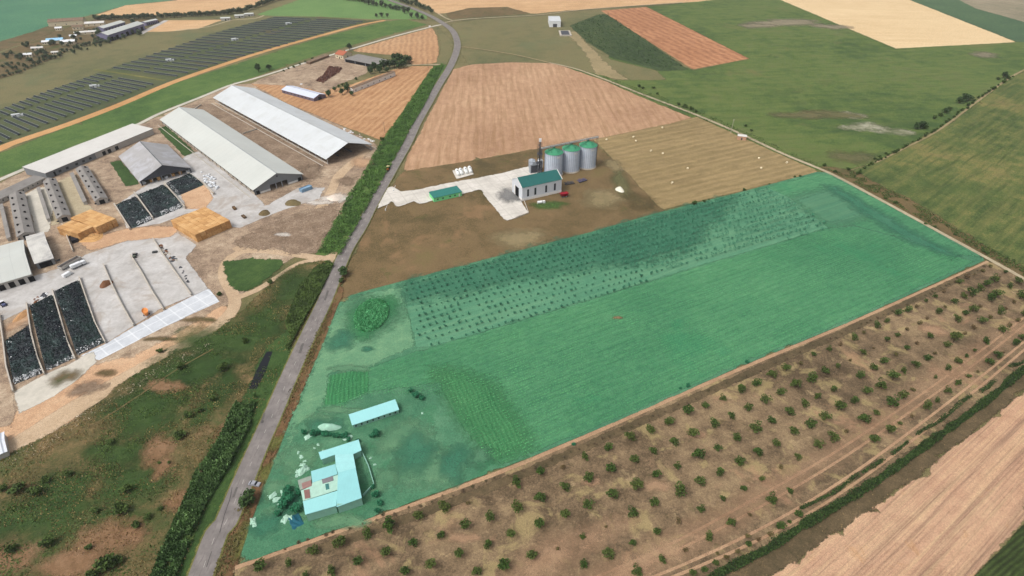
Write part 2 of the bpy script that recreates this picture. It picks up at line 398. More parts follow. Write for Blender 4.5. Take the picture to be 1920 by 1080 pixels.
M['green3'] = field('right_meadow_mat', [C(62,82,42), C(84,100,52), C(108,114,62), C(132,124,74)], big=.01, mid=.07, fine=.7, cont=1.4, bump=.4,
                    streak=[(ang((1700,330), (1900,200)), 3.5, 50, .7, C(60,78,40)), (ang((1700,330), (1900,200)), 4.5, 70, 0.4, C(130,124,74))],
                    spots=[(.015, .56, C(80,98,50), .5), (.01, .6, C(128,112,74), .5)])
M['dgreen'] = field('dark_orchard_mat', [C(52,70,42), C(68,86,50), C(100,108,66)], big=.01, mid=.08, fine=.6, bump=.4,
                    rows=(ang((1100,60), (1250,125)), 7, .35, C(34,50,30)))
M['blue_green'] = field('far_crop_mat', [C(66,92,66), C(78,104,72), C(92,116,80)], big=.004, mid=.02, fine=.2, es=.1)
M['greyfar'] = field('fallow_mat', [C(126,122,98), C(150,140,116), C(170,156,130)], big=.005, mid=.03, fine=.3, es=.1,
                     streak=(ang((1800,10), (1920,30)), 9, 200, .5, C(120,112,94)))
M['scrub1'] = field('rough_pasture_mat', [C(90,94,64), C(108,108,72), C(124,116,80), C(112,116,76)], big=.008, mid=.05, fine=.5, es=.2,
                    streak=(ang((50,180), (400,60)), 9, 120, .3, C(126,112,80)), spots=(.01, .58, C(98,110,76), .5))
M['solar'] = field('solar_ground_mat', [C(66,78,50), C(82,92,60), C(100,98,68)], big=.01, mid=.08, fine=.6, es=.2, spots=(.02, .56, C(92,78,60), .6))
M['brownveg'] = field('weedy_bank_mat', [C(84,80,50), C(108,92,62), C(128,106,74)], big=.02, mid=.1, fine=1, spots=(.04, .56, C(72,86,44), .7))
M['scrub'] = field('scrub_mat', [C(70,70,40), C(94,88,54), C(118,102,68), C(146,120,86)], big=.022, mid=.12, fine=1.4, cont=1.25, bump=.3,
                   spots=[(.03, .5, C(66,84,42), .7), (.05, .6, C(158,124,94), .5), (.25, .64, C(50,60,32), .5)])
M['scrubgreen'] = field('green_patch_mat', [C(46,68,34), C(62,90,44), C(82,106,54)], big=.03, mid=.2, fine=1.6, bump=.4, en=1.3, es=.16,
                        streak=(ang((430,540), (500,490)), 1.2, 12, .3, C(44,66,30)))
M['redsoil'] = field('red_soil_mat', [C(124,94,66), C(148,114,84), C(168,134,104)], big=.04, mid=.3, fine=1.6, en=1.3, es=.2, spots=(.15, .6, C(110,92,54), .6))
M['verge'] = field('verge_mat', [C(78,56,38), C(102,76,52), C(124,94,66), C(104,98,60)], big=.03, mid=.2, fine=1.6, cont=1.2, spots=(.1, .58, C(84,88,44), .6))
M['vergeg'] = field('grass_verge_mat', [C(84,92,42), C(112,112,60), C(136,130,80)], big=.03, mid=.2, fine=1.6)
M['orch'] = field('orchard_soil_mat', [C(88,74,56), C(114,96,74), C(138,116,90), C(158,136,104)], big=.018, mid=.13, fine=1.5, cont=1.45,
                  spots=[(.07, .54, C(172,154,108), .6), (.035, .58, C(168,132,104), .6), (.16, .6, C(92,84,54), .5), (.11, .62, C(190,166,126), .6)],
                  streak=(ang((1000,1020), (1400,850)), 1.4, 26, .3, C(112,92,68)))
M['weeds'] = field('weed_strip_mat', [C(76,68,48), C(98,84,62), C(120,102,76)], big=.03, mid=.2, fine=1.5, cont=1.1)
M['tracks'] = field('wheel_track_mat', [C(158,126,98), C(178,144,114), C(194,162,128)], big=.03, mid=.2, fine=1.5, en=.9)
M['stub_near'] = field('near_stubble_mat', [C(168,128,104), C(190,150,122), C(200,162,132), C(212,178,142)], big=.02, mid=.12, fine=1.5, cont=.9,
                       streak=[(ang((1600,1040), (1900,760)), 1.3, 75, .8, C(132,104,88)), (ang((1600,1040), (1900,760)), .8, 50, .35, C(226,198,152))],
                       spots=(.1, .6, C(188,144,100), .4))
M['maize'] = field('maize_mat', [C(50,64,30), C(68,84,42), C(88,102,56)], big=.03, mid=.3, fine=1.6, rows=(ang((1850,1070), (1915,1015)), 1.5, .85, C(36,44,24)), bump=.4)
# the green plot
GP = ang((820,640), (1500,405))
M['crop'] = field('green_crop_mat', [C(64,122,88), C(76,136,97), C(88,148,105), C(100,158,112)], big=.012, mid=.3, fine=1.4, cont=1.05, bump=.35,
                  rows=(ang((1050,840), (1500,640)), 3.0, .3, C(50,112,78)), streak=(ang((1050,840), (1500,640)), 1.3, 22, .4, C(48,112,78)),
                  spots=[(.016, .58, C(58,136,94), .5), (.7, .62, C(104,166,106), .4)])
M['plotgrass'] = field('plot_grass_mat', [C(58,112,84), C(76,128,96), C(98,146,112)], big=.025, mid=.15, fine=1.4, cont=1.1, bump=.2,
                       spots=[(.05, .57, C(58,122,84), .6)])
M['plotpale'] = field('mown_grass_mat', [C(86,136,104), C(104,150,114), C(124,166,126)], big=.03, mid=.2, fine=1.4, bump=.15,
                      streak=(ang((620,690), (760,640)), 1.0, 24, .45, C(84,138,100)), en=1.2)
M['sapsoil'] = field('sapling_ground_mat', [C(76,132,102), C(88,144,112), C(104,156,120)], big=.02, mid=.15, fine=1.3, cont=.9,
                     streak=[(GP, 1.2, 80, .45, C(66,118,88)), (GP, 2.2, 70, .35, C(124,168,128))])
M['sapdark'] = field('weedy_sapling_ground_mat', [C(52,112,88), C(66,126,98), C(80,138,108)], big=.025, mid=.15, fine=1.3, en=1.3, es=.12)
M['ribs'] = field('row_crop_mat', [C(54,122,78), C(64,132,84), C(74,142,90)], big=.03, mid=.2, fine=1.5, bump=.2, rows=(ang((1020,830), (950,700)), 1.9, .42, C(104,160,108)))
M['ribs2'] = field('row_crop_fine_mat', [C(54,122,78), C(64,134,84), C(76,144,90)], big=.03, mid=.2, fine=1.5, bump=.2, rows=(ang((650,760), (655,705)), 1.7, .5, C(34,92,64)))
M['reedg'] = field('reed_ground_mat', [C(50,128,80), C(64,144,92), C(80,158,102)], big=.03, mid=.3, fine=1.4, bump=.4)
M['asphalt'] = None
def asphalt():
    N = NT('asphalt_mat'); p = N.pos()
    c = N.ramp(N.noise(p, .25, 6, .7), [(.3, C(106,101,98)), (.5, C(124,118,115)), (.7, C(138,132,128))])
    c = N.mix(N.math('MULTIPLY', N.rng(N.noise(N.mapping(p, 0, (1, .12, 1)), 1.2, 5, .75), .56, .64), .55), c, C(92,86,84))
    c = N.mix(N.rng(N.noise(p, .06, 4, .6), .5, .64, 0, .35), c, C(104,100,100))
    N.l(c, N.b.inputs['Base Color']); N.b.inputs['Roughness'].default_value = .9; N.bump(N.noise(p, 6, 2), .02); N.edge(p, .8, .5); return N.m
M['asphalt'] = asphalt()
def concrete(name, a, b, d, joints=None, spots=None):
    N = NT(name); p = N.pos()
    c = N.ramp(N.noise(p, .08, 6, .68, .4), [(.32, a), (.5, b), (.68, d)])
    c = N.mix(N.rng(N.noise(p, .5, 5, .8), .35, .6, .3, 0), c, tuple([x*.7 for x in a[:3]]+[1]))
    if spots: c = N.mix(N.math('MULTIPLY', N.rng(N.noise(p, spots[0], 6, .7, .8), spots[1], spots[1]+.1), spots[3]), c, spots[2])
    if joints:
        q = N.mapping(p, -joints[0]); sx = N.n('ShaderNodeSeparateXYZ'); N.l(q, sx.inputs[0])
        for k in (0, 1):
            m = N.math('LESS_THAN', N.math('FRACT', N.math('DIVIDE', sx.outputs[k], joints[1])), .09)
            c = N.mix(N.math('MULTIPLY', m, .5), c, joints[2])
    N.l(c, N.b.inputs['Base Color']); N.b.inputs['Roughness'].default_value = .8; N.edge(p, .7, .45); return N.m
CA = ang((150,600), (390,490))
M['conc'] = concrete('concrete_mat', C(160,156,152), C(182,179,176), C(198,196,194), spots=(.05, .52, C(158,148,138), .7))
M['conc_new'] = concrete('new_concrete_mat', C(180,184,190), C(194,198,203), C(206,209,213), joints=(CA, 7, C(222,224,226)))
M['conc_apron'] = concrete('apron_mat', C(184,178,170), C(202,197,188), C(214,208,200), joints=(ang((745,375), (890,345)), 8, C(176,170,162)))
M['conc_lane'] = concrete('lane_mat', C(176,172,160), C(192,186,174), C(204,198,186))
M['soot'] = field('soot_mat', [C(96,96,98), C(120,120,120), C(150,148,146)], fine=2, en=1.2, es=.3)
M['white_rubble'] = field('white_rubble_mat', [C(190,180,168), C(226,218,208), C(240,236,230)], big=.1, mid=.5, fine=1.8, en=1.3, es=.3)
M['brownrubble'] = field('rubble_mat', [C(112,94,78), C(144,122,102), C(176,156,134)], big=.1, mid=.5, fine=1.8, en=1.3, es=.3, bump=.4)
def water():
    N = NT('ditch_water_mat'); p = N.pos(); N.b.inputs['Base Color'].default_value = (0.012, 0.014, 0.018, 1)
    N.b.inputs['Roughness'].default_value = .12; N.bump(N.noise(p, 1.5, 2), .01); N.edge(p, .6, .5); return N.m
M['water'] = water()

# base ground: one sheet to the horizon
bm = bmesh.new(); la = bm.verts.layers.float.new('edge')
vs = [bm.verts.new(q) for q in ((-9000, -1500, 0), (9000, -1500, 0), (9000, 14000, 0), (-9000, 14000, 0))]
for v in vs: v[la] = 2.0
bm.faces.new(vs); tag(obj('ground', bm, M['ground']), kind='structure')

# --- far left
sheet('young_crop_field', [(-120,-40),(345,-40),(330,0),(240,9),(180,26),(120,40),(92,48),(60,60),(0,78),(-120,112)], M['green_teal'], w=5, jit=2)
sheet('rough_field', [(-120,112),(0,78),(60,60),(92,48),(105,48),(100,62),(60,75),(0,96),(-120,140)], M['brownveg'], w=5, jit=2)
sheet('stubble_field', [(180,28),(235,10),(330,1),(400,-25),(560,-25),(505,0),(470,12),(420,22),(300,29),(215,33)], M['stub_far'], w=5, jit=1)
sheet('rough_pasture', [(-120,140),(0,96),(60,76),(105,60),(180,34),(300,30),(420,24),(480,12),(490,25),(480,40),(330,98),(200,132),(60,185),(0,206),(-120,250)], M['scrub1'], w=4, jit=1)
sheet('village_ground', [(-120,145),(0,100),(105,58),(180,36),(310,36),(262,62),(210,72),(150,84),(90,112),(40,136),(0,148),(-120,190)], M['brownveg'], w=6, jit=2)
sheet('stubble_field', [(268,60),(312,38),(418,37),(372,54),(320,59)], M['stub_far'], w=4, jit=1)
ribbon('concrete_lane', [(262,64,14),(285,52,14),(312,38,12)], M['conc'])
ribbon('dirt_track', [(330,57,6),(390,50,5),(435,38,6),(480,34,7),(500,26,5)], M['track_pale'])
sheet('solar_park_ground', [(-80,240),(0,206),(88,172),(212,126),(300,98),(400,62),(515,31),(600,32),(690,38),(722,39),(600,66),(480,102),(322,152),(220,196),(100,242),(20,270),(-80,308)], M['solar'], w=3, jit=1)
sheet('meadow', [(480,28),(560,0),(600,-25),(700,-25),(760,10),(800,30),(800,36),(730,36),(690,36),(600,31),(515,30)], M['green_top'], w=4, jit=1)
ribbon('grass_track', [(176,130,7),(230,138,7),(310,151,7)], M['vergeg'], soft=.5)
sheet('meadow', [(-80,318),(20,280),(100,248),(220,202),(322,158),(480,108),(600,71),(722,40),(762,36),(800,46),(725,67),(650,87),(575,110),(475,145),(375,182),(300,212),(250,235),(150,272),(75,306),(0,332),(-80,364)], M['green1'], w=2.5, jit=.8)
ribbon('dirt_strip', [(-80,312,13),(0,279,13),(25,268,13),(125,234,13),(225,196,13),(325,154,13),(425,119,13),(500,95,13),(600,67,13),(675,47,13),(722,38,10)], M['orange_strip'], soft=.2)
# --- far middle / right
sheet('stubble_field', [(770,-14),(1400,-14),(1380,0),(1280,5),(1060,20),(1000,26),(950,14),(870,20),(822,26),(790,8)], M['stub_far'], w=5, jit=1)
sheet('rough_field', [(836,25),(880,15),(950,13),(992,25),(930,30),(845,36)], M['brownveg'], w=4, jit=1)
sheet('pasture', [(1212,13),(1300,4),(1468,-14),(1560,-14),(1700,60),(1905,78),(1990,84),(1990,110),(1920,132),(1790,225),(1640,306),(1560,326),(1500,302),(1400,258),(1300,212),(1200,168),(1130,146),(1142,104),(1240,110),(1300,132),(1405,110)], M['green2'], w=4, jit=1)
sheet('rough_field', [(845,45),(900,36),(1050,28),(1130,20),(1160,30),(1085,55),(1100,85),(1145,112),(1230,132),(1250,150),(1130,150),(1040,120),(880,122),(864,100)], M['scrub1'], w=4, jit=1)
sheet('dirt_strip', [(1062,62),(1080,58),(1110,92),(1150,130),(1180,150),(1120,144),(1098,98)], M['track_grass'], w=8, jit=2)
sheet('dark_orchard_ground', [(1068,48),(1120,28),(1140,26),(1290,131),(1240,134),(1148,108),(1100,78)], M['dgreen'], w=5, jit=1)
sheet('orange_stubble_strip', [(1127,20),(1212,13),(1404,110),(1298,130)], M['stub_orange'], w=2.5, jit=.4)
sheet('pale_stubble_field', [(1464,0),(1440,-14),(1680,-14),(1706,0),(1905,79),(1680,91)], M['stub_pale'], w=2.5, jit=.5)
sheet('far_crop', [(1706,0),(1680,-14),(1770,-14),(1920,40),(1990,62),(1990,84),(1905,78)], M['blue_green'], w=4, jit=1)
sheet('fallow_field', [(1770,-14),(1990,-14),(1990,60),(1920,41),(1830,16)], M['greyfar'], w=4, jit=1)
M['pale_veg'] = field('pale_weeds_mat', [C(110,118,84), C(150,150,122), C(196,192,170)], big=.03, mid=.12, fine=.8, cont=1.3, en=1.4, es=.12)
for a in ((1475,42,65,5), (1560,50,30,4), (1420,48,30,4)): blob('bare_patch', *a, M['greyfar'])
for a in ((1620,238,40,6), (1680,247,30,5), (1845,103,22,4), (1600,216,20,5)): blob('bare_patch', *a, M['pale_veg'] if a[1] > 200 else M['greyfar'])
for a in ((1555,215,60,6), (1600,295,34,10), (1500,216,46,6)): blob('weedy_patch', *a, M['scrub1'])
sheet('right_meadow', [(1990,110),(1920,132),(1870,165),(1790,226),(1700,275),(1640,305),(1580,328),(1640,362),(1750,425),(1852,478),(1990,556)], M['green3'], w=4, jit=1)
sheet('weedy_bank', [(1530,312),(1600,318),(1650,345),(1700,372),(1800,430),(1870,475),(1990,545),(1990,562),(1852,484),(1700,400),(1560,326)], M['brownveg'], w=7, jit=2)
sheet('weedy_bank', [(1050,122),(1130,142),(1300,206),(1400,250),(1530,312),(1545,326),(1400,266),(1300,222),(1130,156)], M['green2'], w=4, jit=1)
ribbon('dirt_track', [(1640,306,2.5),(1700,276,2.5),(1760,244,3),(1830,192,3.5),(1890,148,4),(1930,126,4)], M['track_grass'], soft=.5)
# --- centre
sheet('big_stubble_field', [(755,322),(762,298),(800,225),(850,130),(885,121),(960,117),(1040,119),(1130,150),(1220,190),(1300,222),(1260,232),(1115,262),(1000,280),(880,302)], M['stub'], w=2.5, jit=.6)
sheet('mown_field', [(1112,262),(1260,231),(1306,219),(1400,262),(1538,323),(1440,345),(1246,393),(1234,388),(1180,330)], M['bale'], w=2.5, jit=.6)
sheet('grain_store_lot', [(752,322),(880,303),(1000,281),(1112,262),(1180,330),(1236,390),(1246,395),(1100,440),(900,492),(720,540),(638,562),(648,515),(690,420),(735,350)], M['lot'], w=3, jit=.8)
for a in ((1130,372,40,14), (975,448,40,18), (1150,310,14,12)): blob('bare_patch', *a, M['track_grass'])
blob('grass_patch', 1165, 345, 16, 22, M['scrub1']); blob('grass_patch', 1030, 385, 34, 6, M['green1']); blob('grass_patch', 1200, 378, 26, 12, M['brownveg'])
# --- left of the road: striped stubble and old yard
sheet('striped_stubble_field', [(662,94),(740,71),(810,52),(820,70),(823,95),(820,118),(775,122),(745,104),(665,97)], M['stub_curve2'], w=2.5, jit=.5)
sheet('ploughed_field', [(466,156),(530,160),(640,165),(741,130),(775,124),(815,124),(790,160),(752,215),(728,252),(712,262),(625,230),(540,195)], M['stub_curve'], w=2.5, jit=.5)
sheet('old_yard', [(470,157),(500,144),(575,118),(618,106),(650,100),(690,126),(688,138),(640,157),(605,175),(575,165),(530,160)], M['farm'], w=4, jit=1)
sheet('grass_verge', [(820,50),(850,80),(848,100),(835,124),(815,124),(826,95),(822,70)], M['scrub1'], w=3, jit=1)
sheet('roadside_belt_ground', [(812,124),(838,120),(800,200),(770,245),(735,320),(690,395),(640,500),(590,478),(620,432),(655,366),(680,330),(710,275),(752,215),(788,160)], M['green1'], w=3, jit=.8)
# --- farm
sheet('farmyard', [(-80,385),(0,345),(70,308),(250,238),(330,205),(400,175),(432,160),(470,157),(540,195),(625,230),(700,265),(712,278),(690,320),(655,366),(625,420),(592,474),(560,480),(520,500),(450,560),(400,620),(330,650),(250,700),(130,790),(0,880),(-80,930)], M['farm'], w=3, jit=1)
ribbon('farm_lane', [(-80,375,7),(0,337,6),(70,307,6),(150,272,6),(250,237,6),(300,213,6),(375,183,6),(432,160,6),(482,146,6),(575,117,6),(662,91,7),(740,68,7),(810,50,8),(830,46,8)], M['conc_lane'])
sheet('cattle_yard', [(352,212),(380,196),(400,196),(500,240),(610,300),(590,330),(560,318),(480,272)], M['brownrubble'], w=3, jit=1)
sheet('sand_area', [(-80,800),(0,790),(40,770),(150,690),(250,670),(360,610),(420,570),(445,590),(430,615),(330,655),(250,702),(130,790),(60,830),(0,862),(-80,900)], M['sand'], w=4, jit=1.2)
ribbon('dirt_track', [(640,487,6),(600,484,6),(540,476,6),(480,470,6),(448,474,7),(425,492,7),(420,520,7),(440,560,7),(430,590,8),(380,630,8),(320,660,8),(250,700,9),(150,760,12),(40,830,12),(-40,880,12)], M['track'])
ribbon('dirt_track', [(440,470,7),(480,450,8),(530,425,8),(580,405,8),(610,380,9),(625,350,8),(640,325,10),(690,280,7)], M['track'])
ribbon('dirt_track', [(440,560,5),(480,545,4.5),(520,520,4.5),(560,495,4.5),(600,486,5)], M['track'])
sheet('rubble_ground', [(440,455),(500,425),(560,400),(640,380),(625,420),(592,474),(545,475),(470,466)], M['brownrubble'], w=6, jit=2)
blob('white_rubble', 628, 372, 24, 7, M['white_rubble']); blob('white_rubble', 598, 380, 22, 4, M['white_rubble']); blob('white_rubble', 530, 440, 14, 3, M['white_rubble'])
blob('rubble_ground', 650, 340, 14, 8, M['brownrubble']); blob('rubble_ground', 580, 325, 24, 12, M['brownrubble']); blob('sand_patch', 680, 305, 18, 9, M['sand'])
blob('rubble_ground', 548, 378, 20, 7, M['brownveg']); blob('rubble_ground', 497, 400, 14, 5, M['brownveg'])
sheet('pavement', [(228,378),(300,330),(350,292),(372,284),(480,368),(500,385),(560,352),(610,352),(600,372),(520,398),(450,428),(392,420),(350,400),(300,420),(235,430)], M['conc'], w=1.5, jit=.3)
sheet('pavement', [(70,516),(120,500),(160,478),(245,450),(335,436),(368,460),(349,486),(392,542),(300,580),(199,644),(150,600),(90,560),(10,600),(-20,610),(-30,560)], M['conc'], w=1.2, jit=.2)
sheet('new_concrete', [(392,541),(412,566),(300,618),(186,676),(150,668),(199,645),(252,613),(307,583),(360,556)], M['conc_new'], w=.8, jit=.1)
sheet('old_concrete', [(30,745),(36,777),(105,742),(160,700),(186,676),(175,655),(144,676),(84,702),(28,735)], M['conc_lane'], w=2, jit=.5)
sheet('pavement', [(85,436),(118,424),(138,474),(102,505),(97,480)], M['farm'], w=1)
sheet('pavement', [(48,366),(70,352),(110,350),(92,436),(68,440)], M['conc_lane'], w=2)
sheet('old_yard', [(110,340),(140,325),(165,385),(180,395),(135,412),(95,425)], M['track_pale'], w=3)
sheet('sand_area', [(150,455),(235,430),(290,425),(340,425),(320,445),(240,452),(170,470)], M['sand'], w=4)
sheet('sand_area', [(340,365),(385,345),(400,372),(385,392),(348,392)], M['sand'], w=3)
sheet('grass_plot', [(207,305),(226,300),(262,346),(235,350)], M['scrubgreen'], w=1)
sheet('grass_plot', [(296,242),(312,236),(366,286),(346,294)], M['scrubgreen'], w=1)
sheet('grass_plot', [(418,490),(470,485),(528,486),(524,502),(490,530),(455,552),(432,535)], M['scrubgreen'], w=3, jit=1)
blob('weedy_patch', 300, 636, 26, 4, M['brownveg']); blob('weedy_patch', 375, 600, 28, 5, M['brownveg'])
blob('weedy_patch', 122, 708, 20, 12, M['brownveg']); blob('weedy_patch', 200, 700, 16, 6, M['brownveg']); blob('dirt_patch', 165, 728, 30, 10, M['brownrubble'])
blob('dirt_patch', 40, 650, 12, 5, M['sand']); blob('sand_patch', 40, 600, 14, 14, M['sand'])
sheet('dirt_margin', [(-80,590),(0,590),(5,640),(22,725),(32,775),(20,800),(0,800),(-80,840)], M['farm'], w=3)
# --- scrub field in front
SCRUB = [(-120,900),(0,860),(60,832),(130,795),(250,706),(330,660),(400,625),(462,575),(520,522),(560,497),(622,489),(628,500),(600,560),(560,625),(500,745),(440,850),(390,950),(345,1060),(320,1180),(-160,1180)]
sheet('scrub_field', SCRUB, M['scrub'], w=4, jit=1.2)
for a in ((560,540,46,34), (430,640,80,34), (330,710,66,40), (260,775,75,34), (215,850,50,22), (60,970,85,40), (120,915,60,20), (250,905,55,34), (215,985,50,24), (410,740,30,40), (500,600,34,26), (390,690,40,26)):
    blob('green_scrub_patch', *a, M['scrubgreen'])
for a in ((310,725,34,10), (296,845,22,24), (305,878,16,16), (200,1010,50,34), (130,1060,60,20), (335,940,22,14), (20,1050,40,24), (250,1000,26,12), (440,800,24,30)):
    blob('red_soil_patch', *a, M['redsoil'])
ribbon('wheel_track', [(60,856,1.2),(160,806,1.2),(250,750,1.2),(330,695,1.2),(400,655,1.2)], M['brownveg'], soft=.6)
sheet('ditch_bank', [(405,850),(460,740),(500,650),(545,610),(545,690),(500,790),(450,880),(398,1000),(362,1120),(300,1120),(340,980)], M['scrubgreen'], w=4, jit=1)
ribbon('ditch_water', [(506,660,3.2),(496,682,4.6),(486,705,5),(474,730,4)], M['water'], soft=.3)
# --- right of the road
sheet('verge', [(655,500),(640,560),(610,640),(575,720),(540,800),(505,880),(470,980),(442,1062),(430,1160),(370,1160),(400,1060),(445,930),(480,860),(520,770),(560,690),(600,600),(625,540),(645,505)], M['verge'], w=2, jit=.5)
for a in ((500,890,14,16), (520,830,12,14), (455,1010,14,30)): blob('dry_grass_patch', *a, M['vergeg'])
# --- orchard on bare soil
sheet('orchard_ground', [(430,1180),(441,1064),(700,972),(1002,858),(1380,694),(1600,602),(1854,489),(1990,562),(1990,650),(1920,692),(1746,829),(1640,905),(1440,1033),(1250,1180)], M['orch'], w=2, jit=.4)
ribbon('dirt_track', [(441,1066,2),(700,974,2),(1002,860,2.4),(1380,696,2.4),(1600,604,2.2),(1852,491,2)], M['tracks'], soft=.5)
ribbon('weed_strip', [(600,1030,5),(800,960,5),(1002,880,5),(1380,712,5),(1600,615,5),(1840,505,5)], M['weeds'], soft=.6, jit=.6)
for k in (0, 1, 3, 4): ribbon('wheel_track', [(1100+14*k,1090+k*8,1.3),(1240+18*k,1030+k*8,1.3),(1400+20*k,944+k*10,1.3),(1560+16*k,852+k*10,1.3),(1720+12*k,745+k*9,1.3),(1850+10*k,650+k*8,1.3),(1930+8*k,588+k*8,1.3)], M['tracks'], soft=.5)
sheet('bare_patch', [(1080,1090),(1300,985),(1500,880),(1640,790),(1760,700),(1900,600),(1930,610),(1760,730),(1560,860),(1300,1030),(1180,1100)], M['tracks'], w=9, jit=1, soft=1.0)
sheet('bare_patch', [(940,1080),(1000,1030),(1120,990),(1200,960),(1160,1000),(1050,1060),(1000,1100)], M['tracks'], w=9, jit=1, soft=1.0)
for a in ((1305,815,20,7), (1110,905,16,7), (1230,912,22,10), (1560,700,24,7), (1380,800,26,9), (700,1040,30,12), (870,1010,26,9), (900,940,24,8), (1750,620,22,8), (640,1050,24,9)): blob('dry_grass_patch', *a, M['tracks'] if a[0] % 20 else M['orch'])
sheet('weed_strip', [(1250,1180),(1345,1080),(1440,1022),(1542,956),(1644,894),(1746,818),(1807,775),(1868,727),(1990,640),(1990,700),(1920,730),(1800,830),(1700,910),(1560,1005),(1440,1085),(1330,1180)], M['weeds'], w=4, jit=1)
sheet('near_stubble_field', [(1300,1190),(1445,1085),(1560,1006),(1700,912),(1800,832),(1920,738),(1990,690),(1990,900),(1920,975),(1880,1018),(1824,1080),(1760,1180)], M['stub_near'], w=1.6, jit=.5, seg=4)
sheet('maize_field', [(1770,1180),(1828,1082),(1884,1020),(1924,978),(1995,905),(1995,1180)], M['maize'], w=1, jit=.3)
# --- the green plot
PLOT = [(445,1061),(470,985),(505,893),(545,790),(600,660),(640,560),(720,537),(900,490),(1100,438),(1240,398),(1400,358),(1532,323),(1556,325),(1700,400),(1852,486),(1600,601),(1380,692),(1200,772),(1002,856),(850,913),(700,970)]
sheet('green_plot', PLOT, M['plotgrass'], w=.8, jit=.15)
sheet('green_crop', [(612,708),(700,688),(780,660),(900,626),(1080,572),(1300,504),(1545,430),(1600,425),(1700,450),(1790,480),(1830,490),(1600,596),(1380,687),(1200,766),(1002,849),(940,872),(905,850),(880,818),(835,742),(822,718),(700,735),(640,762),(604,768)], M['crop'], w=2, jit=.4)
sheet('green_crop', [(1400,362),(1532,326),(1556,329),(1700,405),(1830,482),(1790,478),(1700,448),(1600,424),(1545,428),(1480,375)], M['crop'], w=4, jit=1)
sheet('row_crop', [(806,690),(830,694),(870,702),(920,715),(950,760),(975,795),(1000,840),(980,850),(940,860),(905,848),(870,800),(840,745)], M['ribs'], w=9, jit=1, soft=1.0)
sheet('row_crop', [(616,704),(690,690),(690,735),(640,756),(606,762)], M['ribs2'], w=2, jit=.5)
sheet('mown_grass', [(644,566),(700,550),(752,540),(768,600),(775,650),(700,684),(620,702),(604,760),(560,800),(520,880),(505,900),(545,795),(600,665)], M['plotpale'], w=5, jit=1)
sheet('sapling_ground', [(754,533),(900,494),(1100,442),(1240,403),(1400,362),(1440,353),(1480,372),(1552,428),(1300,502),(1080,570),(900,624),(806,652),(780,652),(770,600)], M['sapsoil'], w=1.5, jit=.4)
sheet('weedy_sapling_ground', [(756,534),(900,495),(1100,443),(1240,404),(1380,368),(1350,400),(1290,470),(1200,490),(1080,505),(940,533),(860,552),(770,565)], M['sapdark'], w=12, jit=2, soft=1.0)
sheet('dry_grass', [(1480,372),(1555,352),(1640,400),(1600,415),(1556,425)], M['sapsoil'], w=12, jit=1, soft=1.0)
sheet('dark_grass', [(1540,345),(1570,350),(1640,392),(1720,440),(1800,478),(1780,484),(1700,452),(1620,404)], M['sapdark'], w=9, jit=1, soft=1.0)
blob('grass_patch', 697, 592, 42, 40, M['plotgrass']); blob('reed_bed_ground', 697, 592, 33, 33, M['reedg'])
blob('grass_patch', 640, 640, 24, 16, M['sapdark']); blob('dry_patch', 655, 692, 34, 6, M['plotpale']); blob('dirt_patch', 690, 656, 12, 4, M['sapdark'])
for a in ((560,960,50,14), (800,880,70,30), (640,980,60,10), (760,820,50,26), (900,860,22,16), (600,790,20,14)): blob('grass_patch', *a, M['plotgrass'] if a[0] % 40 else M['plotpale'])
for a in ((520,920,30,14), (560,860,30,26), (720,900,20,20), (640,770,40,6)): blob('dry_patch', *a, M['plotpale'])
for a in ((550,940,26,24), (500,985,26,18), (780,850,36,30), (850,870,28,26), (610,800,30,14)): blob('dark_grass', *a, M['sapdark'])
blob('dirt_patch', 1158, 597, 8, 2.5, M['redsoil'])
# --- roads
ribbon('dirt_track', [(1030,118,4),(1080,130,4),(1130,148,4.5),(1200,176,4.5),(1300,214,4.5),(1380,248,4.5),(1470,290,4.2),(1556,326,4),(1640,370,3.8),(1750,430,3.6),(1852,486,3.4),(1920,524,3.2),(1990,562,3.2)], M['track_pale'])
ribbon('dirt_track', [(858,88,5),(880,90,5),(960,102,4),(1030,118,4)], M['track_grass'])
ribbon('dirt_track', [(832,43,7),(870,37,7),(930,33,6),(1015,28,6),(1100,18,5),(1280,5,6)], M['track_pale'])
ribbon('dirt_track', [(822,26,6),(835,34,5),(850,40,5)], M['track_pale'])
ribbon('dirt_track', [(748,124,4),(790,122,4),(826,122,5)], M['track_pale'])
sheet('pavement', [(722,355),(735,350),(752,360),(780,357),(810,350),(885,336),(940,326),(995,311),(1010,310),(1020,330),(985,345),(978,380),(991,399),(965,410),(958,413),(948,416),(938,405),(900,357),(784,385),(778,379),(742,390),(737,380),(705,394)], M['conc_apron'], w=.8, jit=.2)
blob('soot_stain', 957, 368, 20, 13, M['soot'])
ROAD = [(345,1160,8.6),(377,1080,8.3),(407,1000,8.2),(424,981,8.2),(454,911,8.2),(484,841,8),(515,772,8),(545,702,8),(583,620,8),(607,570,8),(628,520,8),(650,470,8),(678,425,8),(700,382,8),(741,310,8.4),(765,268,8.6),(782,232,9),(803,195,9.5),(824,158,10),(846,122,11),(857,92,12),(856,74,12.5),(848,58,13),(833,46,13),(808,31,13),(776,17,13),(740,4,13),(700,-10,13)]
sheet('pavement', [(600,486),(650,462),(660,470),(640,505),(625,500)], M['track'], w=2)
ribbon('road_shoulder', [(a, b, c*1.3) for a, b, c in ROAD], M['vergeg'], soft=.3, step=3)
ribbon('road', ROAD, M['asphalt'], soft=.07, step=3)
mk = pmat('road_paint_mat', C(206,202,194), var=.4, scale=2)
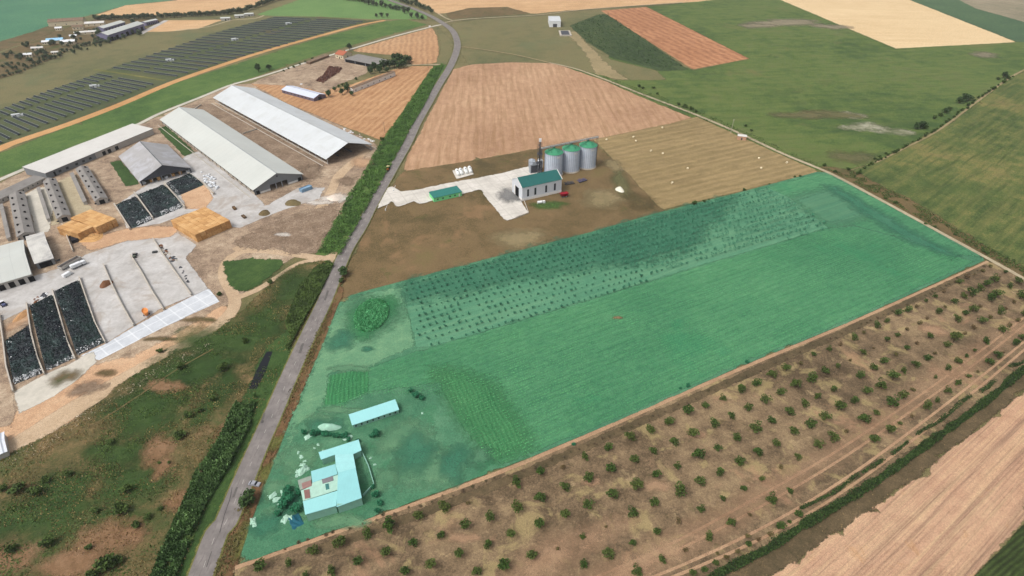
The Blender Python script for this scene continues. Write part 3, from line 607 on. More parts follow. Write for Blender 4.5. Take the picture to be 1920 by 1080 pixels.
def dashes():
    W = smoothline([(G(a, b).x, G(a, b).y, c) for a, b, c in ROAD], .5); bm = bmesh.new(); d = 0
    for i in range(len(W)-1):
        a, b = Vector(W[i][:2]), Vector(W[i+1][:2]); L = (b-a).length; d += L
        if d % 8 < 2.2 and L > 1e-4:
            t = (b-a)/L; n = Vector((-t.y, t.x))*.055; z = .003*LV[0]+.006
            bm.faces.new([bm.verts.new((q.x, q.y, z)) for q in (a-n, b-n, b+n, a+n)][::1])
    tag(obj('road_markings', bm, mk), kind='structure')
nextz(); dashes(); nextz()
def crack(pts, wd):
    ribbon('road_patch', pts, pmat('tar_mat', C(84,80,80), var=.3), widths=None, soft=.3, jit=.08, step=1.5)
for a_, b_, w_ in ((493,786,.9),(565,655,1.3),(612,556,1.2),(441,925,.8)):
    q0, q1 = (a_-3, b_+9), (a_+4, b_-10); ribbon('road_patch', [(*q0, w_), (*q1, w_)], pmat('patch_mat', C(98,94,91), var=.2), soft=.15, jit=.12, step=1.0)
crack([(413,1000,.3),(422,966,.22),(431,940,.3),(436,915,.2)], 1); crack([(388,1065,.25),(398,1035,.15)], 1); crack([(492,795,.9),(494,790,.8)], 1)
# ================================================================ BUILDINGS
def basis(a, b, c):
    a, b, c = [Vector((p.x, p.y)) for p in (a, b, c)]
    x = (b-a); L = x.length; x /= L; y = Vector((-x.y, x.x)); W = (c-b).dot(y); sw = False
    if W < 0: a, b = b, a; x = -x; y = -y; W = -W; sw = True
    ctr = (a+b)/2+y*W/2
    return ctr, math.atan2(x.y, x.x), L, W, sw
class Bld:
    """gabled building in metres: local x along the near eave, near side is y=-W/2"""
    def __init__(s, name, label, cat, ctr, rz, L, W, zE, zR, wall, roof, over=.5, group=None, sw=False, th=.16, closed=True, ridge=None, zb=0.0, gable_m=None):
        s.t = empty(name, label, cat, (ctr[0], ctr[1], 0), rz, group); s.L, s.W, s.zE, s.zR, s.o, s.sw = L, W, zE, zR, over, sw
        l, w_ = L/2, W/2
        if closed:
            bm = bmesh.new(); x, y = l-over, w_-over; k = (zR-zE)/w_; ze = zE+k*over-th-.05; zr = zR-th-.05
            pr = [(-y, 0), (y, 0), (y, ze), (0, zr), (-y, ze)]
            A = [bm.verts.new((-x, p[0], p[1])) for p in pr]; B = [bm.verts.new((x, p[0], p[1])) for p in pr]
            for i in range(5): bm.faces.new((A[i], A[(i+1) % 5], B[(i+1) % 5], B[i]))
            fa = bm.faces.new(A[::-1]); fb = bm.faces.new(B)
            if gable_m: fa.material_index = fb.material_index = 1
            bmesh.ops.recalc_face_normals(bm, faces=bm.faces)
            obj('wall', bm, [wall, gable_m] if gable_m else wall, s.t)
        bm = bmesh.new(); pr = [(-w_, zE), (0, zR), (w_, zE), (w_, zE-th), (0, zR-th), (-w_, zE-th)]
        A = [bm.verts.new((-l, p[0], p[1])) for p in pr]; B = [bm.verts.new((l, p[0], p[1])) for p in pr]
        for i in range(6): bm.faces.new((A[i], A[(i+1) % 6], B[(i+1) % 6], B[i]))
        for V in (A[::-1], B):
            bm.faces.new((V[0], V[1], V[4], V[5]) if V is B else (V[5], V[4], V[1], V[0])); bm.faces.new((V[1], V[2], V[3], V[4]) if V is B else (V[4], V[3], V[2], V[1]))
        bmesh.ops.recalc_face_normals(bm, faces=bm.faces); s.roof = obj('roof', bm, roof, s.t)
        if ridge:
            bm = bmesh.new(); k = (zR-zE)/w_; d = .35
            for sg in (-1, 1):
                v = [bm.verts.new(p) for p in ((-l, 0, zR+.06), (l, 0, zR+.06), (l, sg*d, zR+.05-k*d), (-l, sg*d, zR+.05-k*d))]; bm.faces.new(v)
            obj('ridge_cap', bm, ridge, s.roof)
    def rz(s, y): return s.zE+(s.zR-s.zE)*(1-abs(y)/(s.W/2))
    def near(s, name, mat, x0, x1, z0, z1, d=.06, side=-1, parent=None):
        bm = bmesh.new(); y = side*(s.W/2-s.o); a, b = sorted((y, y+side*d)); box(bm, x0, x1, a, b, z0, z1); return obj(name, bm, mat, parent or s.t)
    def end(s, name, mat, y0, y1, z0, z1, which='b', d=.06, parent=None):
        sg = (1 if which == 'b' else -1)*(-1 if s.sw else 1)
        bm = bmesh.new(); x = sg*(s.L/2-s.o); a, b = sorted((x, x+sg*d)); box(bm, a, b, y0, y1, z0, z1); return obj(name, bm, mat, parent or s.t)
def gable_side(name, label, cat, near, far, c, zE, zR, wall, roof, **k):
    ctr, rz, W, L, sw = basis(P(*near, zE), P(*far, zE), P(*c, zE))
    return Bld(name, label, cat, ctr, rz-math.pi/2, L, W, zE, zR, wall, roof, **k)
def gable_px(name, label, cat, a, b, c, zE, zR, wall, roof, **k):
    ctr, rz, L, W, sw = basis(P(*a, zE), P(*b, zE), P(*c, zE))
    return Bld(name, label, cat, ctr, rz, L, W, zE, zR, wall, roof, sw=sw, **k)

white_roof = pmat('white_roof_mat', C(197,201,203), rough=.6, var=.08, scale=.05, stripes=(0, 6.0, .5, C(176,180,182), .05), bump=.02, dirt=(.1, .5, C(180,182,180), .5), spec=.3)
white_roof2 = pmat('cream_roof_mat', C(192,195,190), rough=.6, var=.1, scale=.04, stripes=(0, 6.0, .5, C(170,173,170), .05), bump=.02, dirt=(.07, .5, C(190,190,184), .4))
pale_roof = pmat('pale_roof_mat', C(204,202,197), var=.08, scale=.08, stripes=(0, 6, .2, C(190,188,182), .03), dirt=(.3, .55, C(180,176,168), .4))
grey_metal = pmat('grey_metal_roof_mat', C(166,164,164), rough=.5, metal=.1, var=.2, scale=.06, stripes=(0, 1, .2, C(130,128,128)), dirt=(.09, .48, C(190,192,200), .5), bump=.02)
asbestos = pmat('asbestos_roof_mat', C(138,134,130), var=.2, scale=.15, stripes=(0, 1.2, .35, C(108,104,100), .2), dirt=(.4, .55, C(104,98,90), .6), bump=.04)
ridge_m = pmat('ridge_cap_mat', C(150,154,158), var=.1)
ridge_d = pmat('dark_ridge_mat', C(96,100,104), var=.1)
wall_grey = pmat('grey_cladding_mat', C(128,132,136), var=.12, scale=.1, stripes=(1, .8, .3, C(104,108,112)), bump=.02)
wall_white = pmat('white_cladding_mat', C(206,210,216), var=.08, scale=.1, stripes=(0, 1.15, .35, C(168,176,190), .2), bump=.02, rough=.6)
wall_pale = pmat('pale_wall_mat', C(178,174,168), var=.15, scale=.2, dirt=(.3, .55, C(140,132,122), .6))
wall_cream = pmat('cream_wall_mat', C(214,200,172), var=.15)
plinth_m = pmat('white_plinth_mat', C(226,224,220), var=.1)
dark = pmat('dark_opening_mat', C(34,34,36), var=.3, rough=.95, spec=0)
darkwin = pmat('window_glass_mat', C(44,54,62), rough=.25, var=.2, spec=.5)
conc_o = pmat('concrete_wall_mat', C(186,178,166), var=.2, scale=.5, dirt=(.6, .55, C(140,130,118), .6))
steel = pmat('galvanised_mat', C(170,176,184), rough=.45, metal=.3, var=.15)
dsteel = pmat('dark_steel_mat', C(78,80,86), rough=.6, metal=.2, var=.2)
green_roof = pmat('green_roof_mat', C(38,98,94), rough=.55, var=.12, scale=.12, stripes=(0, 1.0, .25, C(24,86,78)), bump=.02, spec=.3, dirt=(.2, .6, C(58,128,112), .5))
red_tile = pmat('red_tile_mat', C(176,104,78), var=.3, scale=.8, stripes=(0, .4, .3, C(140,80,60)))
brown_roof = pmat('old_tile_roof_mat', C(134,112,92), var=.3, scale=.4, dirt=(.4, .5, C(100,90,78), .7))
black_plastic = pmat('black_sheet_mat', C(34,40,46), rough=.4, var=.4, scale=.5, bump=.25, bs=1.4, dirt=(.12, .48, C(52,74,70), .8), spec=.5)
white_plastic = pmat('white_plastic_mat', C(224,226,228), rough=.5, var=.15, bump=.05)
def straw_mat():
    N = NT('straw_mat'); p = N.objc(); oi = N.n('ShaderNodeObjectInfo').outputs['Random']
    c = N.ramp(oi, [(0, C(186,142,92)), (.5, C(204,160,106)), (1, C(216,176,124))])
    c = N.mix(N.rng(N.noise(p, .9, 5, .7), .4, .62, 0, .45), c, C(158,114,70)); sx = N.n('ShaderNodeSeparateXYZ'); N.l(p, sx.inputs[0])
    m = N.math('LESS_THAN', N.math('FRACT', N.math('DIVIDE', sx.outputs[2], .93)), .12); c = N.mix(N.math('MULTIPLY', m, .55), c, C(120,80,44))
    N.l(c, N.b.inputs['Base Color']); N.bump(N.noise(p, 5, 4, .8), .12); return N.m
straw = straw_mat()
wood = pmat('weathered_wood_mat', C(138,120,100), var=.3)

# --- long cattle barn next to the road (open sided)
def posts(B, n, side, z0, mat, sz=.3):
    for i in range(n):
        x = -B.L/2+B.o+(B.L-2*B.o)*i/(n-1); bm = bmesh.new(); y = side*(B.W/2-B.o-.6); box(bm, x-sz/2, x+sz/2, y-sz/2, y+sz/2, z0, B.rz(y)-.2); obj('post', bm, mat, B.t)
bA = gable_px('cattle_barn', 'long open-sided barn with a bright white roof, nearest the main road', 'barn', (399,183), (611,299), (687,265), 5, 12.5, wall_grey, white_roof, over=.8, closed=False, ridge=ridge_m)
for sd in (-1, 1):
    posts(bA, 24, sd, 0, steel)
    bm = bmesh.new(); y = sd*(bA.W/2-1.4); box(bm, -bA.L/2+1, bA.L/2-1, y-.15, y+.15, 0, 1.3); obj('low_wall', bm, conc_o, bA.t)
    bm = bmesh.new(); box(bm, -bA.L/2+1, bA.L/2-1, y*1.22-.3, y*1.22+.3, 0, .5); obj('feed_kerb', bm, conc_o, bA.t)
    for hgt in (1.9, 2.5):
        pass
bm = bmesh.new()
for i in range(9):
    bm = bmesh.new(); x = -bA.L/2+1+(bA.L-2)*i/8
    for sd in (-1, 1):
        p0 = Vector((x, 0, bA.zR-.5)); p1 = Vector((x, sd*(bA.W/2-1), bA.rz(bA.W/2-1)-.5)); cyl(bm, p0, p1, .22, .22, 5)
    obj('roof_truss', bm, steel, bA.t)
bm = bmesh.new(); box(bm, -bA.L/2+1.5, bA.L/2-1.5, -3, 3, .02, .12); obj('feed_passage', bm, conc_o, bA.t)
for sd in (-1, 1):
    bm = bmesh.new(); box(bm, -bA.L/2+3, bA.L/2-8, sd*6-.1, sd*6+.1, .1, 1.5); obj('pen_rail', bm, dsteel, bA.t)
# --- second barn, closed gable with door
bB = gable_px('cattle_barn', 'long barn with cream-white roof and grey gable with a wide dark doorway', 'barn', (299,224), (474,357), (559,320), 4.6, 11.5, wall_grey, white_roof2, over=.7, closed=False, ridge=ridge_m)
sgb = -1 if bB.sw else 1
bm = bmesh.new(); x = sgb*(bB.L/2-1.0); w2 = bB.W/2-1
# gable wall with door opening (door 12 m wide, 4 m high)
D, DH = 6.5, 4.2
for pts in ([(-w2, 0), (-D, 0), (-D, DH), (-w2, DH)], [(D, 0), (w2, 0), (w2, DH), (D, DH)], [(-w2, DH), (w2, DH), (w2, bB.rz(w2)-.3), (0, bB.zR-.3), (-w2, bB.rz(w2)-.3)]):
    f0 = [bm.verts.new((x, p[0], p[1])) for p in pts]; f1 = [bm.verts.new((x-sgb*.25, p[0], p[1])) for p in pts]
    bm.faces.new(f0); bm.faces.new(f1[::-1])
    for i in range(len(pts)): bm.faces.new((f0[i], f1[i], f1[(i+1) % len(pts)], f0[(i+1) % len(pts)]))
bmesh.ops.recalc_face_normals(bm, faces=bm.faces); obj('gable_wall', bm, wall_grey, bB.t)
for yy in (-2.2, 2.2):
    bm = bmesh.new(); box(bm, min(x, x+sgb*.3), max(x, x+sgb*.3), yy-.25, yy+.25, 0, DH); obj('door_post', bm, steel, bB.t)
for yy in (-w2+1.2, w2-3.6):
    bm = bmesh.new(); box(bm, min(x, x+sgb*.1), max(x, x+sgb*.1), yy, yy+2.4, 0, 2.8); obj('side_door', bm, dark, bB.t)
for y0, y1 in ((-w2+4, -D-.3), (D+.3, w2-4)):
    bm = bmesh.new(); box(bm, min(x, x+sgb*.12), max(x, x+sgb*.12), y0, y1, 0, 1.4); obj('plinth', bm, plinth_m, bB.t)
bm = bmesh.new(); cyl(bm, (x, 0, bB.zR-2.6), (x+sgb*.2, 0, bB.zR-2.6), .7, .7, 12); obj('round_vent', bm, dsteel, bB.t)
for sd in (-1, 1):
    posts(bB, 26, sd, 0, dsteel)
    bm = bmesh.new(); y = sd*(bB.W/2-1.5); box(bm, -bB.L/2+1.3, bB.L/2-1.3, y-.12, y+.12, 0, 1.2); obj('low_wall', bm, conc_o, bB.t)
    bm = bmesh.new(); y = sd*(bB.W/2-2.2); box(bm, -bB.L/2+1.3, bB.L/2-1.3, y-.06, y+.06, 1.2, 4.0); obj('wind_screen', bm, dsteel, bB.t)
bm = bmesh.new(); box(bm, -bB.L/2+.8, bB.L/2, -bB.W/2-3.2, -bB.W/2-2.8, 0, .6); obj('kerb_wall', bm, conc_o, bB.t)
bm = bmesh.new(); box(bm, -bB.L/2+1.0, -bB.L/2+1.2, -w2, w2, 0, 4.3) if sgb > 0 else box(bm, bB.L/2-1.2, bB.L/2-1.0, -w2, w2, 0, 4.3); obj('end_wall', bm, wall_grey, bB.t)
# --- grey open barn
bC = gable_px('hay_barn', 'short wide barn with a mottled grey metal roof and dark open front', 'barn', (222,293), (261,341), (348,304), 3.8, 11.5, dsteel, grey_metal, over=.5, closed=False, ridge=ridge_d)
sg = -1 if bC.sw else 1
for sd in (-1, 1):
    posts(bC, 7, sd, 0, dsteel)
    bm = bmesh.new(); y = sd*(bC.W/2-.8); box(bm, -bC.L/2+.6, bC.L/2-.6, y-.1, y+.1, 0, 3.5); obj('side_wall', bm, wall_grey, bC.t)
bm = bmesh.new(); x = -sg*(bC.L/2-.8); w3 = bC.W/2-1
pts = [(-w3, 0), (w3, 0), (w3, bC.rz(w3)-.3), (0, bC.zR-.3), (-w3, bC.rz(w3)-.3)]
bm.faces.new([bm.verts.new((x, p[0], p[1])) for p in pts]); obj('back_wall', bm, wall_grey, bC.t)
bm = bmesh.new(); x = sg*(bC.L/2-.4)
pts = [(-w3, 3.6), (w3, 3.6), (0, bC.zR-.3)]
bm.faces.new([bm.verts.new((x, p[0], p[1])) for p in pts]); obj('gable_panel', bm, dsteel, bC.t)
for i in range(6):
    y = -w3+1+(2*w3-2)*i/5; bm = bmesh.new(); box(bm, x-.15, x+.15, y-.15, y+.15, 0, 3.8); obj('front_post', bm, steel, bC.t)
for i in range(7):
    y = -w3+2+(2*w3-4)*i/6; bm = bmesh.new(); box(bm, x-sg*3-1, x-sg*3+1, y-1.1, y+1.1, 0, 1.6+.6*(i % 3)); obj('stored_bale', bm, straw if i % 3 else white_plastic, bC.t)
# --- long pale building at the back: mono pitch
def mono(name, label, cat, a, b, c, zE, zF, wall, roof, over=.4, group=None):
    ctr, rz, L, W, sw = basis(P(*a, zE), P(*b, zE), P(*c, zF)); t = empty(name, label, cat, (ctr.x, ctr.y, 0), rz, group)
    l, w_ = L/2, W/2; bm = bmesh.new(); x, y = l-over, w_-over
    pr = [(-y, 0), (y, 0), (y, zF-.3), (-y, zE-.3)]
    A = [bm.verts.new((-x, p[0], p[1])) for p in pr]; B = [bm.verts.new((x, p[0], p[1])) for p in pr]
    for i in range(4): bm.faces.new((A[i], A[(i+1) % 4], B[(i+1) % 4], B[i]))
    bm.faces.new(A[::-1]); bm.faces.new(B); bmesh.ops.recalc_face_normals(bm, faces=bm.faces); obj('wall', bm, wall, t)
    bm = bmesh.new(); pr = [(-w_, zE), (w_, zF), (w_, zF-.18), (-w_, zE-.18)]
    A = [bm.verts.new((-l, p[0], p[1])) for p in pr]; B = [bm.verts.new((l, p[0], p[1])) for p in pr]
    for i in range(4): bm.faces.new((A[i], A[(i+1) % 4], B[(i+1) % 4], B[i]))
    bm.faces.new(A[::-1]); bm.faces.new(B); bmesh.ops.recalc_face_normals(bm, faces=bm.faces); obj('roof', bm, roof, t)
    return t, L, W, (-1 if sw else 1), over
def on_near(info, name, mat, f0, f1, z0, z1, d=.07):
    t, L, W, sg, ov = info; bm = bmesh.new(); x0, x1 = sorted((sg*(-L/2+f0*L), sg*(-L/2+f1*L))); box(bm, x0, x1, -W/2+ov-d, -W/2+ov, z0, z1); return obj(name, bm, mat, t)
m1 = mono('milking_hall', 'very long pale-roofed building with grey wall along the farm lane', 'building', (84,325), (287,241), (275,221), 5, 6.5, wall_grey, pale_roof)
on_near(m1, 'wall_panel', wall_pale, .42, .995, 0, 4.4, .1)
for f in (.10, .16, .24, .30, .36): on_near(m1, 'window', darkwin, f, f+.022, 1.4, 3.0, .12)
for f in (.48, .53, .60): on_near(m1, 'door', dark, f, f+.03, 0, 3.2, .16)
on_near(m1, 'door', dark, .06, .075, 0, 3.4, .12)
m2 = mono('byre', 'low grey-roofed building running off the left picture edge', 'building', (-90,417), (85,333), (79,321), 3.2, 4.2, wall_pale, asbestos)
for f in np.linspace(.5, .95, 9): on_near(m2, 'window', darkwin, f, f+.012, 1.2, 2.2, .08)
# --- three old sheds with roof vents and their narrow lean-tos
vent_bm = bmesh.new(); box(vent_bm, -.55, .55, -.55, .55, -.6, .7); vent0 = obj('roof_vent', vent_bm, dark)
def old_shed(a, b, c, lab, d):
    B = gable_px('cow_shed', lab, 'cow shed', a, b, c, 3.4, 5.2, wall_pale, asbestos, over=.35, group='old cow sheds with dotted roofs')
    for i in range(12):
        x = -B.L/2+B.L*(i+.7)/12.4; y = (-.28 if i % 2 else .26)*B.W
        v = vent0.copy(); COL.objects.link(v); v.parent = B.roof; v.location = (x, y, B.rz(y)+.1)
    e = B.end('door', dark, -1.6, 1.6, 0, 3.2, 'b', .08); B.end('window', darkwin, -4.6, -3.4, 1.2, 2.2, 'b'); B.end('window', darkwin, 3.4, 4.6, 1.2, 2.2, 'b')
    for i in range(9): B.near('window', darkwin, -B.L/2+B.L*(i+.5)/9-.6, -B.L/2+B.L*(i+.5)/9+.6, 1.3, 2.1)
    return B
old_shed((16,366), (31,445), (64,433), 'old grey cow shed with vents dotting its roof, the leftmost of three', 0)
old_shed((80,340), (106,411), (132,400), 'old grey cow shed with vents dotting its roof, in the middle of three', 0)
old_shed((141,317), (177,378), (200,367), 'old grey cow shed with vents dotting its roof, the rightmost of three', 0)
bpy.data.objects.remove(vent0)
mono('feed_shelter', 'narrow grey lean-to between the middle and rightmost old cow sheds', 'lean-to', (130,325), (155,380), (162,375), 2.2, 2.8, wall_pale, asbestos, over=.2)
mono('feed_shelter', 'narrow grey lean-to between the leftmost and middle old cow sheds', 'lean-to', (68,352), (87,412), (94,409), 2.2, 2.8, wall_pale, asbestos, over=.2)
mono('feed_shelter', 'narrow grey lean-to left of the leftmost old cow shed', 'lean-to', (-2,384), (12,448), (20,446), 2.2, 2.8, wall_pale, asbestos, over=.2)
# --- big pale barns by the silage clamps at the left edge
bD = gable_side('machinery_barn', 'large pale grey-roofed barn cut by the left picture edge above the silage', 'barn', (59,514), (44,449), (-60,480), 5, 8, wall_pale, white_roof2, over=.6)
for i in range(6): bD.near('door', dark, -bD.L/2+2+i*bD.L/6, -bD.L/2+2+i*bD.L/6+bD.L/10, 0, 3.6)
bE = gable_side('machinery_barn', 'smaller barn with half white half grey roof, right of the large pale barn', 'barn', (101,484), (82,434), (49,448), 4.2, 6.8, wall_grey, pmat('patched_roof_mat', C(206,204,198), var=.3, scale=.12, stripes=(0, 1, .2, C(160,158,156)), dirt=(.06, .5, C(140,138,140), .8)), over=.4)
bE.near('door', dark, -3, 3, 0, 3.4); bE.near('window', darkwin, 5, 7, 1.5, 2.6)
gable_px('store_shed', 'white ridged roof corner at the left picture edge on the sandy ground', 'shed', (-30,865), (14,846), (10,808), 3, 4, wall_pale, pmat('white_sheet_roof_mat', C(214,218,226), var=.1, stripes=(0, 2.2, .7, C(120,128,140), .25)), over=.3)
# --- grain store
hall = gable_px('grain_hall', 'grey-white hall with a dark green roof and four slit windows beside the silos', 'hall', (979,352.5), (1054.5,336), (1036,319), 10.2, 14.5, wall_white, green_roof, over=.25, ridge=green_roof, gable_m=wall_white)
for f in (.15, .33, .60, .82):
    x = (-hall.L/2+hall.L*f)*(-1 if hall.sw else 1); wn = hall.near('window', darkwin, x-.75, x+.75, 2.8, 8.0)
    for z in (4.6, 6.3):
        hall.near('glazing_bar', dsteel, x-.75, x+.75, z-.06, z+.06, .1, parent=wn)
hall.near('plinth', plinth_m, -hall.L/2+.2, hall.L/2-.2, 0, 1.9, .14)
hall.end('door', dark, -2.6, 2.6, 0, 7.5, 'a', .1)
hall.end('door_leaf', plinth_m, 2.7, 4.6, 0, 7.4, 'a', .25)
hall.end('plinth', plinth_m, -hall.W/2+.3, -3.0, 0, 1.9, 'a', .14)
for wh in ('a', 'b'):
    sg_ = (1 if wh == 'b' else -1)*(-1 if hall.sw else 1); bm = bmesh.new(); X = sg_*(hall.L/2+.05)
    for sd in (-1, 1): cyl(bm, (X, sd*hall.W/2, hall.zE), (X, 0, hall.zR), .22, .22, 6)
    obj('verge_trim', bm, plinth_m, hall.t)
# silos
silo_wall = pmat('silo_steel_mat', C(204,212,224), rough=.45, metal=.05, var=.12, scale=.4, spec=.4, dirt=(.5, .6, C(140,150,166), .5))
silo_dark = pmat('silo_stiffener_mat', C(140,154,174), rough=.5, var=.1)
silo_roof = pmat('silo_green_mat', C(62,140,104), rough=.5, var=.15, scale=.3, spec=.3, dirt=(.4, .55, C(90,156,122), .6))
def silo(px, py, R, H, lab):
    g = G(px, py); t = empty('grain_silo', lab, 'silo', (g.x, g.y, 0), 0, 'green-topped steel grain silos'); n = 72
    bm = bmesh.new(); zs = np.linspace(.9, H, 21)
    prev = None
    for j, z in enumerate(zs):
        r = R+(.05 if j % 2 else 0); ring = [bm.verts.new((r*math.cos(2*math.pi*i/n), r*math.sin(2*math.pi*i/n), z)) for i in range(n)]
        if prev:
            for i in range(n): bm.faces.new((prev[i], prev[(i+1) % n], ring[(i+1) % n], ring[i]))
        prev = ring
    wl = obj('silo_wall', bm, silo_wall, t)
    bm = bmesh.new()
    for i in range(28):
        a = 2*math.pi*i/28; c = Vector((math.cos(a), math.sin(a), 0)); cyl(bm, c*(R+.09)+Vector((0, 0, .8)), c*(R+.09)+Vector((0, 0, H)), .13, .13, 4)
    obj('stiffener', bm, silo_dark, wl)
    bm = bmesh.new(); hc = R*.42; top = .9; m = 40
    A = [bm.verts.new(((R+.35)*math.cos(2*math.pi*i/m), (R+.35)*math.sin(2*math.pi*i/m), H-.15+(.0 if i % 2 else .12))) for i in range(m)]
    B = [bm.verts.new((top*math.cos(2*math.pi*i/m), top*math.sin(2*math.pi*i/m), H+hc)) for i in range(m)]
    for i in range(m): bm.faces.new((A[i], A[(i+1) % m], B[(i+1) % m], B[i]))
    bm.faces.new(B); rf = obj('cone_roof', bm, silo_roof, t)
    bm = bmesh.new(); cyl(bm, (0, 0, H+hc), (0, 0, H+hc+.9), .9, .7, 12); obj('roof_cap', bm, silo_roof, rf)
    for i in range(5):
        a = i*1.25+.4; bm = bmesh.new(); c = Vector((math.cos(a)*R*.62, math.sin(a)*R*.62, H+hc*.38)); cyl(bm, c-Vector((0, 0, .4)), c+Vector((0, 0, .9)), .4, .4, 8); obj('roof_vent', bm, silo_roof, rf)
    bm = bmesh.new(); cyl(bm, (0, 0, 0), (0, 0, .9), R+.9, R+.7, 48); obj('base_ring', bm, conc_o, t)
    a0 = -1.25
    for k in range(3):
        bm = bmesh.new(); a = a0+k*.13; c = Vector((math.cos(a), math.sin(a), 0))*(R+.28); tn = Vector((-math.sin(a), math.cos(a), 0))
        v = [bm.verts.new(c+tn*u+Vector((0, 0, z))) for u, z in ((-.5, H-2.6), (.5, H-2.6), (.5, H-1.4), (-.5, H-1.4))]; bm.faces.new(v); obj('name_plate', bm, white_plastic, wl)
    bm = bmesh.new(); c = Vector((math.cos(.1), math.sin(.1), 0))*(R+.45)
    for u in (-.3, .3): cyl(bm, c+Vector((0, u, .5)), c+Vector((0, u, H)), .06, .06, 4)
    for i in range(24): cyl(bm, c+Vector((0, -.3, 1+i*(H-1.5)/24)), c+Vector((0, .3, 1+i*(H-1.5)/24)), .05, .05, 4)
    obj('ladder', bm, steel, t)
    return g
SR, SH = 6.6, 17.4
g1 = silo(1037, 325.5, SR, SH, 'steel grain silo with green cone roof, partly hidden behind the green-roofed hall')
g2 = silo(1068.5, 318, SR, SH, 'steel grain silo with green cone roof, the middle one of three')
g3 = silo(1099.6, 311.5, SR, SH, 'steel grain silo with green cone roof, the rightmost, farthest from the hall')
# elevator tower, catwalk, small bins
gt = G(1011, 326); t = empty('elevator_tower', 'dark lattice grain elevator tower between the small bins and the silos', 'tower', (gt.x, gt.y, 0))
for sx in (-1, 1):
    for sy in (-1, 1):
        bm = bmesh.new(); cyl(bm, (sx*1.5, sy*1.5, 0), (sx*1.4, sy*1.4, 24.5), .14, .12, 5); obj('leg', bm, dsteel, t)
bm = bmesh.new()
for k in range(9):
    z = 1+k*2.7
    for (x0, y0, x1, y1) in ((-1.5,-1.5,1.5,-1.5), (1.5,-1.5,1.5,1.5), (1.5,1.5,-1.5,1.5), (-1.5,1.5,-1.5,-1.5)):
        cyl(bm, (x0, y0, z), (x1, y1, z+2.6), .07, .07, 4); cyl(bm, (x0, y0, z), (x1, y1, z), .08, .08, 4)
obj('bracing', bm, dsteel, t)
bm = bmesh.new(); box(bm, -.5, .5, -.4, .4, 0, 25.5); obj('bucket_elevator', bm, dsteel, t)
bm = bmesh.new(); box(bm, -.9, .9, -.7, .7, 25.5, 27.5); obj('elevator_head', bm, white_plastic, t)
bm = bmesh.new(); box(bm, -2.6, 2.0, -2, 2, 9, 9.2); box(bm, -2, 2, -2, 2, 16, 16.2); obj('platform', bm, dsteel, t)
gw = G(1114, 312)
A3 = Vector((gt.x, gt.y, 22.0)); dirv = Vector((g3.x-g1.x, g3.y-g1.y, 0)).normalized(); E3 = Vector((g3.x, g3.y, 22.0))+dirv*8.5
A3 = Vector((g1.x, g1.y, 22.0))-dirv*11
t = empty('catwalk', 'long pale conveyor walkway running over the tops of the three silos', 'walkway', (A3.x, A3.y, 0), math.atan2(dirv.y, dirv.x)); Lc = (E3-A3).length
bm = bmesh.new(); box(bm, 0, Lc, -.7, .7, 21.7, 21.9); obj('deck', bm, steel, t)
bm = bmesh.new(); box(bm, 0, Lc, -.35, .35, 21.95, 22.6); obj('conveyor', bm, pmat('conveyor_cover_mat', C(196,196,190)), t)
for sd in (-.7, .7):
    bm = bmesh.new(); cyl(bm, (0, sd, 23.0), (Lc, sd, 23.0), .06, .06, 4); cyl(bm, (0, sd, 21.1), (Lc, sd, 21.1), .08, .08, 4)
    for i in range(28): cyl(bm, (Lc*i/27, sd, 21.1), (Lc*i/27, sd, 23.0), .05, .05, 4)
    obj('railing', bm, dsteel, t)
for d in (0.4, Lc-.4):
    bm = bmesh.new()
    for sd in (-.7, .7): cyl(bm, (d, sd*1.5, 0), (d, sd, 21.7), .14, .12, 5)
    obj('support', bm, dsteel, t)
def bin_(px, py, R, H, z0, mat, lab):
    g = G(px, py); t = empty('storage_bin', lab, 'bin', (g.x, g.y, 0)); bm = bmesh.new(); cyl(bm, (0, 0, z0), (0, 0, H), R, R, 18); cyl(bm, (0, 0, H), (0, 0, H+1.2), R*1.02, .3, 18)
    if z0 > 1: cyl(bm, (0, 0, z0-2.2), (0, 0, z0), .3, R, 18)
    obj('tank', bm, mat, t)
    for i in range(4):
        a = math.pi/4+i*math.pi/2; bm = bmesh.new(); cyl(bm, (R*.8*math.cos(a), R*.8*math.sin(a), 0), (R*.8*math.cos(a), R*.8*math.sin(a), max(z0, 1)), .13, .13, 5); obj('leg', bm, dsteel, t)
bin_(997, 321, 2.6, 9, 3.5, steel, 'small grey storage bin on legs, behind the green hall roof')
bin_(1010, 319, 1.4, 8, 2.5, white_plastic, 'slim white tank between the elevator tower and the small grey bin')
bin_(1015, 318, 1.2, 7.5, 2.5, white_plastic, 'slim white tank tight against the leftmost silo')
g = G(1000, 324); t = empty('dryer', 'square grey grain dryer housing behind the hall roof', 'dryer', (g.x, g.y, 0), .3)
bm = bmesh.new(); box(bm, -3, 3, -1.6, 1.6, 0, 7.5); box(bm, -1, 1.2, -1.2, 1.2, 7.5, 9.2); obj('housing', bm, steel, t)
bm = bmesh.new(); box(bm, -2.4, 2.4, -1.75, -1.6, 1, 6.5); obj('louvre', bm, dsteel, t)
# green kiosk building
wall_lime = pmat('lime_green_wall_mat', C(124,214,142), var=.12, stripes=(0, 1.2, .25, C(92,180,116)))
kg = mono('site_office', 'long low building with green roof and bright lime wall on the access lane', 'office', (813,371.5), (866.5,359.5), (861,347), 3.4, 3.9, wall_lime, pmat('teal_roof_mat', C(52,118,110), var=.15, stripes=(0, 2.5, .3, C(40,96,92), .06)), over=.25)
for f in (.12, .3, .55, .72): on_near(kg, 'window', darkwin, f, f+.05, 1.2, 2.2, .06)
on_near(kg, 'door', plinth_m, .88, .92, 0, 2.2, .06)
